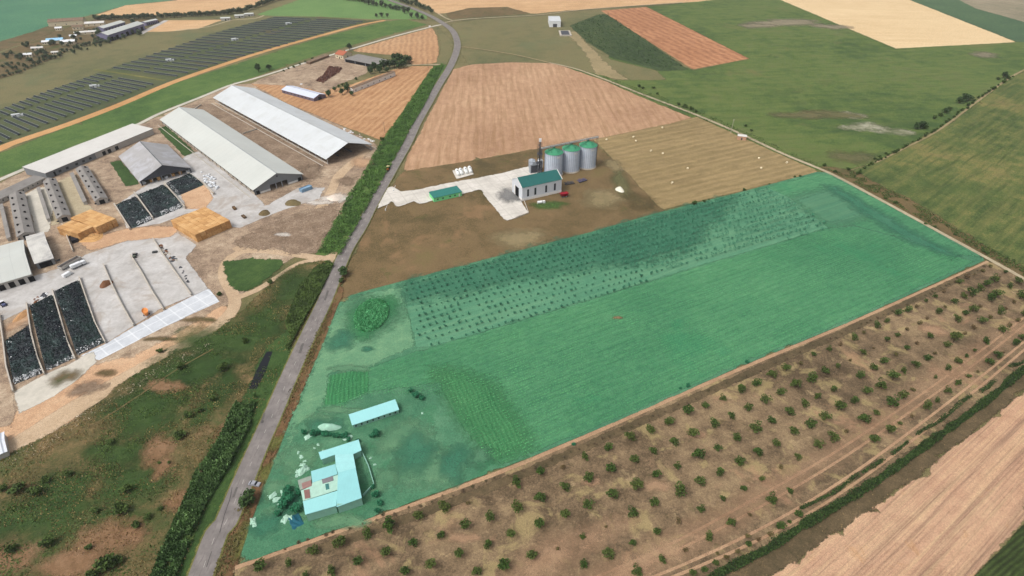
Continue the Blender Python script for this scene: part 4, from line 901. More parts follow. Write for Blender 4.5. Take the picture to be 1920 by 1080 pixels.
# tanks on a slab
sheet('tank_slab', [(848,321),(884,314),(888,328),(856,337)], M['conc_apron'], w=.5, jit=.05)
tm = pmat('white_tank_mat', C(226,228,226), var=.1, rough=.4)
for k, (a, b) in enumerate(((858,326.5), (864.5,325), (873.5,323), (881.5,321.2))):
    g = G(a, b); d = G(a+3, b+8)-G(a, b); t = empty('storage_tank', ('first', 'second', 'third', 'fourth')[k]+' from the left of four white tanks lying on the concrete slab', 'tank', (g.x, g.y, 0), math.atan2(d.y, d.x), 'white tanks on the slab')
    bm = bmesh.new(); cyl(bm, (-4, 0, 1.6), (4, 0, 1.6), 1.25, 1.25, 16); cyl(bm, (4, 0, 1.6), (4.5, 0, 1.6), 1.25, .6, 16); cyl(bm, (-4.5, 0, 1.6), (-4, 0, 1.6), .6, 1.25, 16); obj('tank_shell', bm, tm, t)
    for x in (-2.6, 2.6): bm = bmesh.new(); box(bm, x-.3, x+.3, -1.1, 1.1, 0, .9); obj('cradle', bm, conc_o, t)
    bm = bmesh.new(); cyl(bm, (0, 0, 2.8), (0, 0, 3.15), .4, .4, 10); obj('hatch', bm, dsteel, t)
# IBC style tank lying in the grass, white heap, concrete blocks
g = G(1014, 381); t = empty('water_tank', 'small white tank lying in the grass in front of the grain hall', 'tank', (g.x, g.y, 0), .25)
bm = bmesh.new(); cyl(bm, (-2.4, 0, 1), (.8, 0, 1), .95, .95, 14); obj('tank_shell', bm, tm, t); bm = bmesh.new(); box(bm, 1.3, 3, -.8, .8, .1, 1.6); obj('pump_box', bm, tm, t)
for x in (-1.8, 0): bm = bmesh.new(); box(bm, x-.2, x+.2, -.9, .9, 0, .5); obj('cradle', bm, dsteel, t)
# --- old yard by the ploughed field
bF = gable_px('long_shed', 'narrow arched shed with pale blue-white roof in the old yard', 'shed', (527,168), (588,184.5), (608.5,176), 3.5, 5.8, pmat('purple_grey_wall_mat', C(112,100,112), var=.2), pmat('blue_white_roof_mat', C(200,206,222), var=.08, stripes=(0, 1.2, .2, C(170,178,196))), over=.4, ridge=ridge_m)
bF.end('door', dark, -2, 2, 0, 3.2, 'b'); [bF.near('window', darkwin, -bF.L/2+3+i*bF.L/9, -bF.L/2+5+i*bF.L/9, 1.2, 2.3) for i in range(8)]
ho = gable_px('farm_house', 'small cream house with a red tiled roof at the back of the old yard', 'house', (627,101), (643,104), (652,97), 5, 8, wall_cream, red_tile, over=.6)
ho.near('window', darkwin, -4.4, -3, 1.6, 3); ho.near('window', darkwin, 2.6, 4, 1.6, 3); ho.near('door', dark, -.7, .7, 0, 2.4); ho.end('window', darkwin, -1, 1, 1.6, 3, 'b')
bm = bmesh.new(); box(bm, 1, 2, .6, 1.6, 6, 8.9); obj('chimney', bm, red_tile, ho.roof)
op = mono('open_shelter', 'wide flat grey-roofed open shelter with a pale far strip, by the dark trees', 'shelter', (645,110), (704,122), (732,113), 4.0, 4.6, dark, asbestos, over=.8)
on_near(op, 'post', steel, .0, .01, 0, 3.6); on_near(op, 'post', steel, .33, .34, 0, 3.6); on_near(op, 'post', steel, .66, .67, 0, 3.6)
ow = gable_px('long_shed', 'long narrow white-walled shed with an old brown roof beside bushes', 'shed', (661,166), (741.5,134.5), (739,131.5), 4.6, 5.6, plinth_m, brown_roof, over=.3)
for i in range(7): ow.near('window', darkwin, -ow.L/2+4+i*ow.L/7.4, -ow.L/2+5.4+i*ow.L/7.4, 1.1, 2.2)
mono('cart_shed', 'low dark narrow shed along the farm lane left of the red-roofed house', 'shed', (580,117), (617,103), (614,100), 2.6, 3.2, brown_roof, brown_roof, over=.2)
# white building at the top centre
wb = gable_px('white_warehouse', 'white box warehouse in the distance by the farm track', 'warehouse', (1030,40), (1052,40), (1046,30), 8, 9.5, white_plastic, white_roof, over=.3)
wb.near('door', dsteel, -3, 3, 0, 4.5)
t, L_, W_, sg_, ov = mono('silage_pit', 'pale concrete walled pit in the scrub near the white warehouse', 'pit', (1050,66), (1072,66), (1064,57), 1.4, 1.4, conc_o, conc_o, over=.1)
bm = bmesh.new(); box(bm, -L_/2+2.5, L_/2-2.5, -W_/2+2.5, W_/2-2.5, 1.38, 1.5); obj('pit_cover', bm, dsteel, t)
# brick hut on the track + mast
g = G(1390, 261); hutm = pmat('brick_hut_mat', C(190,150,124), var=.2, scale=1.5)
hb = Bld('pump_hut', 'small brick hut with a pale flat roof beside the field track', 'hut', (g.x, g.y), math.radians(-18), 7.5, 5, 3.4, 3.9, hutm, pale_roof, over=.2); hb.near('door', dsteel, -.6, .6, 0, 2.1)
# --- houses in the green plot
blue_roof = pmat('pale_blue_roof_mat', C(150,208,208), rough=.6, var=.07, scale=.2, stripes=(0, 1.1, .16, C(124,188,190)), dirt=(.3, .58, C(128,186,186), .5))
blue_roof2 = pmat('pale_blue_roof_b_mat', C(140,198,200), rough=.6, var=.1, scale=.2, stripes=(0, 1.1, .18, C(120,176,180)))
gwall = pmat('pale_green_wall_mat', C(132,176,160), var=.15)
sh = mono('long_shed', 'long shed with one pale blue roof in the green plot, behind bushes', 'shed', (660,797.5), (748.5,768), (742.5,748), 2.8, 3.6, gwall, blue_roof, over=.3)
for i in range(8): on_near(sh, 'window', darkwin, .06+i*.12, .09+i*.12, 1, 2, .05)
def zz(x, y): return (x/2.842+400, y/2.842+700)
def wpoly(pts, z): return [P(*zz(*p), z) for p in pts]
rootc = G(620, 900); FH = empty('farmstead', 'sprawling farmstead of joined pale blue roofs in the green plot', 'farmstead', (rootc.x, rootc.y, 0))
def sect(pts, z, roofm, wallm=gwall, slope=None, nm='roof'):
    W = [p-rootc for p in wpoly(pts, z)]
    bm = bmesh.new(); prism(bm, W, z-.2, z); r = obj(nm, bm, roofm, FH); cx = sum(p.x for p in W)/len(W); cy = sum(p.y for p in W)/len(W)
    if slope:
        for v in r.data.vertices: v.co.z += slope*((v.co.x-cx)*sdir.x+(v.co.y-cy)*sdir.y)
    In = [Vector((cx+(p.x-cx)*.955, cy+(p.y-cy)*.955)) for p in W]; bm = bmesh.new(); prism(bm, In, 0, z-.25-(abs(slope)*4.0 if slope else 0)); obj('wall', bm, wallm, FH); return r
sdir = (G(*zz(790,410))-G(*zz(760,510))).normalized()
sect([(560,420),(775,355),(790,410),(745,430),(648,432),(573,458)], 4.0, blue_roof, slope=.05)
sect([(648,433),(745,431),(760,508),(664,532),(652,490)], 4.7, pmat('pale_blue_roof_c_mat', C(156,210,210), var=.1, stripes=(1, 1.1, .2, C(130,190,192))), slope=.03)
sect([(520,522),(650,485),(662,536),(527,580)], 3.9, blue_roof2, slope=.06)
sect([(665,534),(760,510),(790,660),(655,706)], 5.4, blue_roof2, slope=.09)
sect([(477,682),(662,622),(655,706),(490,755)], 4.6, blue_roof, slope=-.05)
sect([(466,625),(525,600),(527,582),(664,540),(664,620),(478,680)], 3.6, pmat('cream_blue_roof_mat', C(170,206,190), var=.15, stripes=(0, 3, .3, C(148,190,178), .05)))
sect([(449,570),(520,545),(526,598),(462,622)], 3.3, pmat('pinkish_roof_mat', C(146,158,146), var=.2), nm='lean_to_roof')
for pts, cc in (([(577,560),(636,545),(640,570),(582,588)], C(124,120,124)), ([(482,622),(512,616),(517,662),(488,668)], C(140,104,98)), ([(596,590),(614,586),(618,615),(600,620)], C(64,120,116)), ([(470,585),(520,568),(524,600),(476,616)], C(150,118,112))):
    W = [p-rootc for p in wpoly(pts, 3.75 if pts[0][0] != 470 else 3.5)]; bm = bmesh.new(); prism(bm, W, 3.0, 3.75 if pts[0][0] != 470 else 3.45); obj('roof_patch', bm, pmat('roof_patch_mat', cc, var=.2), FH)
for p in ():
    q = P(*zz(*p), 4.8)-rootc; bm = bmesh.new(); box(bm, q.x-.5, q.x+.5, q.y-.5, q.y+.5, 4, 6); obj('chimney', bm, red_tile, FH)
def wallrun(name, label, pts, h, th, mat, cat='wall', group=None, zfun=G):
    W = [zfun(*p) for p in pts]; bm = bmesh.new(); prev = None
    for i, p in enumerate(W):
        a = W[max(i-1, 0)]; b = W[min(i+1, len(W)-1)]; tt = (b-a).normalized(); n = Vector((-tt.y, tt.x, 0))*th/2
        row = [bm.verts.new((q.x, q.y, z)) for q in (p-n, p+n) for z in (0, h)]
        if prev:
            for (i0, i1) in ((0, 1), (1, 3), (3, 2)): bm.faces.new((prev[i0], prev[i1], row[i1], row[i0]))
        else: bm.faces.new((row[0], row[1], row[3], row[2]))
        prev = row
    bm.faces.new((prev[2], prev[3], prev[1], prev[0])); bmesh.ops.recalc_face_normals(bm, faces=bm.faces)
    return tag(obj(name, bm, mat), label, cat, group)
wallrun('courtyard_wall', 'low pale wall enclosing the yard right of the farmstead roofs', [zz(795,430), zz(828,500), zz(858,600), zz(800,660)], 1.6, .35, gwall)
wallrun('yard_wall', 'pale concrete wall between the straw and the sandy yard above the silage', [(118,423), (138,473)], 1.8, .5, conc_o)
# --- silage clamps
CW = [('far left', [(1,592),(8,640),(14,690),(27,737)]), ('second', [(52,571),(60,625),(72,672),(85,704)]), ('third', [(100,546),(113,590),(127,640),(143,676)]),
      ('fourth', [(150,522),(163,560),(180,608),(199,645)]), ('fifth', [(195,498),(213,540),(232,578),(252,613)]), ('sixth', [(246,481),(265,510),(287,550),(308,583)]), ('seventh', [(288,450),(305,477),(335,520),(360,555)])]
for nm_, pts in CW: wallrun('clamp_wall', 'long pale concrete wall, '+nm_.replace('far left', 'first')+' from the left in the row of silage clamps', pts, 1.7, .55, conc_o, group='walls of the silage clamps')
for nm_, pts in (('left', [(216,386),(245,432)]), ('middle', [(253,364),(288,412)]), ('right', [(309,346),(348,392)])): wallrun('clamp_wall', 'short pale wall beside the upper black silage heaps, the %s one' % nm_, pts, 2.2, .7, conc_o, group='walls of the upper silage heaps')
wallrun('clamp_wall', 'pale wall leaning up to the straw, closing the right silage heap', [(354,328),(384,348),(402,366)], 2.2, .8, conc_o)
def heap(label, quad, h, cover_n, white=None, seed=0):
    """a silage heap under black sheet; quad in pixels at ground, domed"""
    Q = [G(*p) for p in quad]; c = sum(Q, Vector())/4; t = empty('silage_heap', label, 'silage heap', (c.x, c.y, 0)); bm = bmesh.new(); n = 16; grid = []
    for i in range(n+1):
        r = []
        for j in range(n+1):
            u, v = i/n, j/n; p = (Q[0]*(1-u)+Q[1]*u)*(1-v)+(Q[3]*(1-u)+Q[2]*u)*v
            e = min(1, min(u, 1-u)*14+.05)**.5*min(1, min(v, 1-v)*6)**.5
            r.append(bm.verts.new((p.x-c.x, p.y-c.y, h*e*(.9+.1*math.sin(u*9+seed)+.1*math.sin(v*7+seed*2))+.1)))
        grid.append(r)
    for i in range(n):
        for j in range(n): bm.faces.new((grid[i][j], grid[i+1][j], grid[i+1][j+1], grid[i][j+1]))
    bmesh.ops.recalc_face_normals(bm, faces=bm.faces)
    if sum(f.normal.z for f in bm.faces) < 0:
        for f in bm.faces: f.normal_flip()
    obj('black_cover', bm, black_plastic, t, smooth=True)
    r = np.random.default_rng(seed+5); u = r.uniform(.03, .97, cover_n); v = r.uniform(.03, .97, cover_n)
    def sm(u, v, dz=.12):
        X = [(Q[0][k]*(1-u)+Q[1][k]*u)*(1-v)+(Q[3][k]*(1-u)+Q[2][k]*u)*v for k in (0, 1)]
        e = np.minimum(1, np.minimum(u, 1-u)*14)**.5*np.minimum(1, np.minimum(v, 1-v)*6)**.5
        return np.stack([X[0]-c.x, X[1]-c.y, h*e*(.9+.1*np.sin(u*9+seed)+.1*np.sin(v*7+seed*2))+.1+dz], 1)
    gmask = np.clip(vnoise(u*9+seed, v*9, 2.2, seed)*1.2-.2+r.normal(size=cover_n)*.1, 0, 1)
    tag(leaves('tyres', sm(u, v), r.uniform(.45, .75, cover_n), tyre_m, t, flat=1, tint=gmask), kind='stuff')
    if white:
        a0, a1, b0, b1, nn = white; u = r.uniform(a0, a1, nn); v = r.uniform(b0, b1, nn)
        tag(leaves('white_sheet_scraps', sm(u, v, .25), r.uniform(.5, 1.1, nn), white_plastic, t, flat=1.5), kind='stuff')
    u = r.uniform(.05, .95, 12); v = r.uniform(.05, .95, 12); tag(leaves('sandbags', sm(u, v, .3), .6, white_plastic, t, flat=1), kind='stuff')
tyre_m = leafmat('tyre_mat', C(28,33,42), C(46,66,60), scale=.3); tyre_m.node_tree.nodes['Principled BSDF'].inputs['Roughness'].default_value = .8
heap('black silage heap with green tint, shortest and farthest left, white fringe at its front', [(10,640),(57,607),(82,700),(27,722)], 1.9, 1500, (.02, .98, .93, 1.0, 160), 1)
heap('black silage heap in the lower row, second from the left edge', [(56,573),(99,551),(141,672),(87,697)], 2.2, 3000, (.02, .98, .97, 1.0, 40), 2)
heap('black silage heap in the lower row, beside the empty concrete bays', [(103,545),(148,524),(197,643),(145,668)], 2.2, 3000, (.02, .98, .95, 1.0, 60), 3)
heap('black tyre-covered silage heap, left one of the upper three', [(215,386),(255,369),(288,412),(247,430)], 2.4, 1300, (.3, .98, .93, 1.0, 110), 4)
heap('black tyre-covered silage heap, middle and largest of the upper three', [(258,366),(307,347),(347,388),(290,411)], 2.6, 1900, (.25, .98, .92, 1.0, 170), 5)
heap('black tyre-covered silage heap, right one of the upper three, next to white bags', [(311,346),(356,327),(384,347),(334,368)], 2.6, 1100, (.02, .1, .0, 1.0, 40), 6)
def mound(name, label, cat, px, py, rx, ry, h, mat, stuff=None, seed=0, rough=.15):
    s = ppm(py); a = rx/s; c = G(px, py); b = (G(px, py-2)-G(px, py+2)).length/4*ry; bm = bmesh.new(); r = random.Random(seed); n = 18; m = 6; ph = [r.uniform(0, 6) for _ in range(4)]
    rings = []
    for j in range(m):
        f = j/m; ring = []
        for i in range(n):
            tt = 2*math.pi*i/n; k = (1-f)*(1+.12*math.sin(2*tt+ph[0])+.1*math.sin(3*tt+ph[1])); ring.append(bm.verts.new((a*k*math.cos(tt), b*k*math.sin(tt), h*(1-(1-f)**1.6)*(1+r.uniform(-rough, rough)) if j else 0)))
        rings.append(ring)
    top = bm.verts.new((0, 0, h))
    for j in range(m-1):
        for i in range(n): bm.faces.new((rings[j][i], rings[j][(i+1) % n], rings[j+1][(i+1) % n], rings[j+1][i]))
    for i in range(n): bm.faces.new((rings[-1][i], rings[-1][(i+1) % n], top))
    o = obj(name, bm, mat, smooth=True); o.location = (c.x, c.y, 0); return tag(o, label, cat)
brown_heap = pmat('brown_heap_mat', C(128,88,62), var=.3, scale=1, bump=.3, bs=2)
mound('feed_heap', 'reddish-brown feed heap in an empty concrete bay beside the black silage', 'heap', 199, 534, 11, 6, 2.6, brown_heap, seed=2)
mound('straw_heap', 'loose golden straw heap below the two straw stacks', 'heap', 172, 446, 20, 10, 2.2, straw, seed=3)
mound('straw_heap', 'brown-gold heap between the first two silage walls above the leftmost heap', 'heap', 42, 592, 10, 13, 1.2, pmat('dun_heap_mat', C(186,142,98), var=.3, bump=.2), seed=4)
mound('lime_heap', 'white heap in the grass right of the grain store', 'heap', 1162, 356, 8.5, 5, 2.2, pmat('lime_mat', C(222,218,200), var=.15, bump=.1), seed=5)
mound('sand_heap', 'white rubble heap by the dirt track near the roadside belt', 'heap', 628, 371, 17, 6, 1.6, M_w if False else pmat('rubble_heap_mat', C(222,208,194), var=.25, bump=.3, bs=1.5), seed=6)
mound('tarped_heap', 'pale tarpaulin-covered heap behind the farmstead in the green plot', 'heap', 617, 803, 23, 8, 2.6, pmat('tarp_mat', C(160,204,182), var=.2, bump=.2), seed=7)
for k, (a, b, c_, d_, col) in enumerate(((549,381,16,7,C(120,106,72)), (496,400,12,6,C(112,96,64)), (440,345,1,1,C(90,80,70)))):
    if k < 2: mound('earth_mound', ('weedy earth mound beside the blue skip', 'weedy earth mound below the second barn doorway')[k], 'mound', a, b, c_, d_, 1.4, pmat('earth_mound_mat', col, var=.4, bump=.4, bs=1.5), seed=9+k)
# --- straw bales
bale_bm = bmesh.new(); box(bale_bm, -1.6, 1.6, -1.6, 1.6, 0, 2.75)
bmesh.ops.bevel(bale_bm, geom=list(bale_bm.edges), offset=.12, segments=1, affect='EDGES')
bale0 = obj('straw_bale', bale_bm, straw); bale_me = bale0.data; bpy.data.objects.remove(bale0)
def stack(p0, p1, p2, tiers, lab, group, step=0, z0=0):
    a, b, c = G(*p0), G(*p1), G(*p2); u = (b-a); v = (c-b); uu = u.normalized(); vv = Vector((-uu.y, uu.x, 0)); vv = vv if vv.dot(v) > 0 else -vv; nu = max(1, round(u.length/3.3)); nv = max(1, round(abs(v.dot(vv))/3.3)); rz = math.atan2(uu.y, uu.x)
    for k in range(tiers):
        ins = step if k == tiers-1 else 0
        for i in range(ins, nu):
            for j in range(nv):
                if k < tiers-1 and 0 < i < nu-1 and 0 < j < nv-1 and not (step and i <= step): continue
                o = bpy.data.objects.new('straw_bale', bale_me); COL.objects.link(o); q = a+uu*(i+.5)*3.3+vv*(j+.5)*3.3
                o.location = (q.x+random.uniform(-.08, .08), q.y+random.uniform(-.08, .08), .02+k*2.78+(random.uniform(0, .05) if k else 0)); o.rotation_euler = (0, 0, rz+random.uniform(-.03, .03))
                pos = 'on the top layer' if k == tiers-1 else 'in the bottom layer'; tag(o, 'straw bale %s of %s' % (pos, lab), 'straw bale', '%s, %s' % (group, pos))
stack((371,455), (438,426), (407,392), 2, 'the large stack', 'bales of the large stack')
stack((186,441), (227,422), (207,391), 2, 'the stack left of the black heaps', 'bales of the middle stack', step=0)
stack((153,453), (177,441), (160,417), 2, 'the small leftmost stack', 'bales of the small stack')
# ================================================================ VEGETATION
bark = pmat('bark_mat', C(92,78,62), var=.3)
L_orch = leafmat('orchard_leaf_mat', C(32,48,22), C(74,100,44), C(90,96,50))
L_brown = leafmat('dry_leaf_mat', C(66,52,38), C(112,92,64), C(92,98,52))
L_tree = leafmat('tree_leaf_mat', C(34,50,30), C(74,98,54), C(60,80,48))
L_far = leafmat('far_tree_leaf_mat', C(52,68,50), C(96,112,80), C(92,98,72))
L_green = leafmat('plot_leaf_mat', C(26,84,60), C(58,128,90), C(44,108,78))
L_sap = leafmat('sapling_leaf_mat', C(46,104,80), C(68,128,100), C(58,118,92))
L_hedge = leafmat('hedge_leaf_mat', C(30,52,30), C(78,106,58), scale=.25)
L_reed = leafmat('reed_leaf_mat', C(48,78,44), C(112,142,86), scale=.3)
L_belt = leafmat('belt_leaf_mat', C(46,76,36), C(94,128,62), scale=.12)
L_scrub = leafmat('scrub_leaf_mat', C(50,66,34), C(82,102,50), scale=.15)
L_dry = leafmat('dry_grass_blade_mat', C(112,92,60), C(176,152,104), scale=.2)
# --- orchard trees on bare soil: (scale, x offset, y offset, [(x, y, radius) ...]) read from enlargements of the photograph
OA = [(155,790,34),(305,770,20),(445,710,30),(590,655,40),(555,815,28),(745,610,28),(700,765,25),(880,560,42),(855,715,28),(1035,515,30),(1005,660,25),(1175,465,32),(1160,615,25),(1110,780,30),(1310,432,15),(1300,560,28),(1265,725,28),(960,825,28),(1435,515,28),(1420,670,28),(1365,825,28),(400,835,15)]
OB = [(100,495,34),(250,435,30),(245,595,36),(97,655,38),(65,825,30),(390,395,20),(398,530,30),(240,762,32),(403,700,32),(190,960,34),(20,1020,38),(530,330,26),(550,470,32),(545,635,30),(512,833,18),(355,910,14),(518,1012,28),(675,270,26),(690,410,30),(698,570,32),(672,945,34),(660,770,10),(808,215,32),(838,350,28),(853,510,38),(827,688,30),(830,880,24),(855,1055,30),(935,165,30),(955,298,24),(980,447,28),(965,620,28),(980,808,26),(1015,978,26),(1060,108,28),(1088,245,30),(1110,390,20),(1115,550,38),(1120,740,20),(1158,918,18),(1175,50,34),(1213,190,32),(1243,325,38),(1250,490,30),(1258,662,22),(1305,833,26),(1290,15,26),(1335,127,28),(1365,275,22),(1372,430,32),(1395,597,18),(1450,753,28),(1448,80,24),(1482,215,28),(1502,365,30),(1527,528,22),(1573,697,16),(1555,28,26),(1602,153,34),(1617,305,28),(1645,468,16),(1702,605,32),(1702,103,28),(1730,248,26),(1765,398,18),(1818,550,20),(1815,53,30),(1838,180,28),(1870,332,22),(1875,695,24),(1763,770,26),(1818,738,14),(1692,818,20),(1620,852,20),(1553,830,20),(1558,887,22),(1490,928,20),(1423,965,20),(1365,940,16),(1352,1000,20),(1282,1043,20),(1205,1070,24)]
OC = [(520,640,24),(437,677,26),(350,720,24),(260,760,28),(163,805,18),(600,608,16),(733,653,22),(655,693,28),(571,733,28),(488,778,24),(398,818,26),(805,625,16),(780,753,22),(697,797,22),(615,840,22),(948,550,18),(930,675,22),(895,817,24),(812,860,32),(732,912,28),(650,957,30),(1005,635,22),(972,773,26),(1047,735,26),(1117,690,30),(1180,650,18),(1242,617,20),(1310,583,20),(1355,550,14),(1067,600,20),(1135,560,16),(1195,525,16),(1252,495,14),(1320,460,18),(1170,793,24),(1232,757,16),(1105,833,32),(1020,890,18),(953,928,30),(1095,990,28),(1007,1043,26),(857,990,14),(778,1025,28),(695,1065,26),(1158,945,12),(1225,907,12),(1300,848,24),(1363,815,14),(1425,762,20),(1485,722,18),(1545,682,14),(1595,655,12),(1657,602,22),(1703,562,20),(1800,495,24),(1840,465,18),(1740,545,10),(1422,635,16),(1480,597,20),(1530,567,12),(1578,537,10),(1355,685,10),(1640,485,22),(1460,475,32),(1420,508,20),(1522,440,12),(1575,410,16),(1620,378,22),(1665,350,16),(1713,318,22),(1752,300,12),(1797,265,14),(1832,235,26),(1733,422,22),(1773,393,16),(1817,367,16),(1850,335,18),(1472,365,20),(1525,330,18),(1567,308,22),(1610,288,12),(1660,245,26),(1697,225,24),(1367,320,22),(1415,290,10),(1462,265,18),(1513,233,18),(1555,213,26),(1600,190,18),(1645,165,20),(1687,137,20),(1750,97,12),(1718,120,8),(1775,178,18),(1815,150,20),(1310,355,12),(1263,383,14),(1197,415,14),(1143,452,14),(1083,478,16),(1008,520,8),(878,590,10),(760,530,14),(822,503,14),(895,465,20),(955,435,14),(1022,398,18),(1082,370,14),(1148,330,20),(1200,308,18),(1250,288,14),(1302,257,12),(1355,230,14),(1403,203,14),(1493,155,18),(1535,127,16),(1580,108,8),(1622,88,14),(1665,62,12),(670,560,14)]
protos = [tree_proto('orchard_tree', 1, 1.75, .35, 300, .24, L_orch, bark, 11+i, 'x', lobes=6+i) for i in range(4)]
dry = [tree_proto('orchard_tree', 1, 1.6, .3, 170, .24, L_brown, bark, 31+i, 'x', lobes=5) for i in range(2)]
first = set(); HEDGEY = lambda x, y: y-(1031-(x-1440)*.704)
seen = []
for sc_, ox, oy, LST in ((3.0, 440, 800, OA), (3.375, 940, 760, OB), (3.0, 1300, 480, OC)):
    for x, y, r in LST:
        px, py = x/sc_+ox, y/sc_+oy+r/sc_*.35
        if any(abs(px-a)+abs(py-b) < 7 for a, b in seen): continue
        seen.append((px, py)); R = max(.85, r/sc_/ppm(py)*1.22); big = r/sc_ > 8.3; small = r/sc_ < 6
        pool = dry if (small and random.random() < .6) else protos; pr = random.choice(pool); isdry = pool is dry
        near_plot = (py < (1064-(px-441)*.36+34 if px < 1000 else 857-(px-1000)*.425+34))
        where = 'along the edge of the green plot' if near_plot else ('beside the dark hedge rows' if HEDGEY(px, py) > -95 else ('in the far corner by the field track' if px > 1700 else 'in the middle rows, '+('left part' if px < 1060 else ('centre' if px < 1380 else 'right part'))))
        size = 'large bushy' if big else ('small' if small else 'medium-sized round')
        lab = '%s %s orchard tree %s' % (size, 'brownish' if isdry else 'dark green', where)
        g = G(px, py); s_ = (R*random.uniform(.92, 1.08), R*random.uniform(.92, 1.08), R*random.uniform(.9, 1.1))
        if pr.name not in first:
            first.add(pr.name); t = pr; t.location = g; t.scale = s_; t['label'] = lab; t['group'] = 'orchard trees, '+lab.replace(' orchard tree', '')
        else: t = dup(pr, g, random.uniform(0, 6.28), s_, lab, 'orchard trees, '+lab.replace(' orchard tree', ''))
NORCH = len(seen)
# --- small weed shrubs along the plot edge
wp = tree_proto('weed_shrub', 1, 1.1, .15, 90, .3, leafmat('weed_leaf_mat', C(74,62,50), C(118,100,80), C(84,84,54)), bark, 51, 'brown weed shrub in the row along the plot edge', 'shrub', 4); wp['group'] = 'brown weed shrubs along the plot edge'
W_ = smoothline([(G(*p).x, G(*p).y) for p in ((515,1040),(640,995),(750,962),(870,920),(1000,880),(1100,838),(1240,776),(1380,713),(1500,662),(1640,600),(1760,542),(1850,500))], 1.0)
acc = 0; k = 0
for i in range(1, len(W_)):
    acc += math.hypot(W_[i][0]-W_[i-1][0], W_[i][1]-W_[i-1][1])
    if acc > 3.1:
        acc = random.uniform(-1.2, .6); R = random.uniform(.55, 1.15); p = (W_[i][0]+random.uniform(-.9, .9), W_[i][1]+random.uniform(-.9, .9), 0)
        if k == 0: wp.location = p; wp.scale = (R, R, R)
        elif k < 280: dup(wp, p, random.uniform(0, 6), R)
        k += 1
# --- hedges beside the near stubble
def hedge(name, label, line, width, H, n, ls, mat, parts=True):
    W = smoothline([(G(*p).x, G(*p).y) for p in line], 2.0); W = np.array(W); i = rng.integers(0, len(W)-1, n); f = rng.random(n)
    p = W[i]*(1-f[:, None])+W[i+1]*f[:, None]; a = vnoise(p[:, 0], p[:, 1], 3.2, 5)
    d = rng.normal(size=(n, 2)); d /= np.linalg.norm(d, axis=1)[:, None]; rr = np.sqrt(rng.random(n))*width/2*(.55+.7*a); z = rng.random(n)**.7*H*(.5+.8*a)
    k = vnoise(p[:, 0]+9, p[:, 1], 5.0, 6) > (.04 if width > 3 else .3)
    P3 = np.stack([p[:, 0]+d[:, 0]*rr, p[:, 1]+d[:, 1]*rr, z], 1)[k]; c = P3[0]*0; o = leaves(name, P3, rng.uniform(.7, 1.2, len(P3))*ls, mat); return tag(o, label, 'hedge')
L_hd = leafmat('dark_hedge_leaf_mat', C(30,44,26), C(66,88,44), scale=.25)
hedge('hedge', 'dense dark green hedge row running beside the pinkish stubble strip', [(1290,1125),(1343,1082),(1402,1050),(1440,1031),(1497,993),(1542,966),(1644,903),(1746,829),(1807,785),(1868,738),(1920,693),(1985,645)], 3.4, 2.4, 26000, .5, L_hd)
hedge('hedge', 'thinner broken hedge row on the orchard side of the dense hedge', [(1500,955),(1562,925),(1595,901),(1652,866),(1684,844),(1725,811),(1758,793),(1794,762),(1819,744),(1847,730),(1872,707),(1892,689),(1920,679),(1985,630)], 1.7, 1.7, 7000, .45, L_hd)
# --- reeds along the ditch and the roadside belt (stuff)
REED = [(462,742),(446,752),(410,830),(385,872),(370,892),(325,990),(300,1045),(284,1085),(260,1150),(315,1150),(333,1082),(358,1016),(389,946),(433,874),(470,800),(482,745)]
x, y = scatter(REED, 26000, 3, lambda x, y: vnoise(x, y, 4.5, 71)*.7+vnoise(x, y, 1.7, 72)*.3 > .3); a = vnoise(x, y, 6, 8)*.6+vnoise(x, y, 2.2, 9)*.4; z = np.random.default_rng(4).random(len(x))**.6*(.6+3.4*a)
tag(leaves('reeds', np.stack([x, y, z], 1), rng.uniform(.35, .8, len(x)), L_reed, up=1.0, tint=np.clip(z/4.2*.8+rng.random(len(x))*.3, 0, 1)), 'thick bank of green reeds along the ditch beside the road', 'reeds', kind='stuff')
BELT = [(813,128),(832,122),(800,192),(772,240),(738,305),(702,368),(668,430),(640,480),(596,474),(620,432),(655,366),(680,330),(710,275),(752,216),(788,162)]
x, y = scatter(BELT, 38000, 5, lambda x, y: vnoise(x, y, 7, 73)*.6+vnoise(x, y, 2.6, 74)*.4 > .3); a = vnoise(x, y, 6, 9)*.6+vnoise(x, y, 2.3, 10)*.4; z = np.random.default_rng(6).random(len(x))**.6*(.3+3.6*a)
tag(leaves('roadside_thicket', np.stack([x, y, z], 1), rng.uniform(.5, 1.0, len(x)), L_belt, tint=np.clip(a*.9+rng.random(len(x))*.25-.05, 0, 1)), 'green thicket filling the strip between farm and road', 'thicket', kind='stuff')
B2 = [(548,640),(536,610),(545,580),(562,540),(590,505),(618,492),(626,500),(600,552),(560,622),(540,660),(536,650)]
x, y = scatter(B2, 15000, 7); a = vnoise(x, y, 5, 11)*.6+vnoise(x, y, 2, 12)*.4; z = np.random.default_rng(8).random(len(x))**.6*(.4+2.6*a)
tag(leaves('ditch_thicket', np.stack([x, y, z], 1), rng.uniform(.5, 1.0, len(x)), L_scrub, tint=np.clip(a*.9+rng.random(len(x))*.25-.1, 0, 1)), 'green thicket over the ditch below the farm turning', 'thicket', kind='stuff')
x, y = scatter(SCRUB, 34000, 9, lambda x, y: (vnoise(x, y, 16, 21)*.6+vnoise(x, y, 5, 22)*.4+np.random.default_rng(2).normal(size=len(x))*.07) > .57)
a = vnoise(x, y, 5, 13); z = np.random.default_rng(10).random(len(x))*(.1+.7*a)
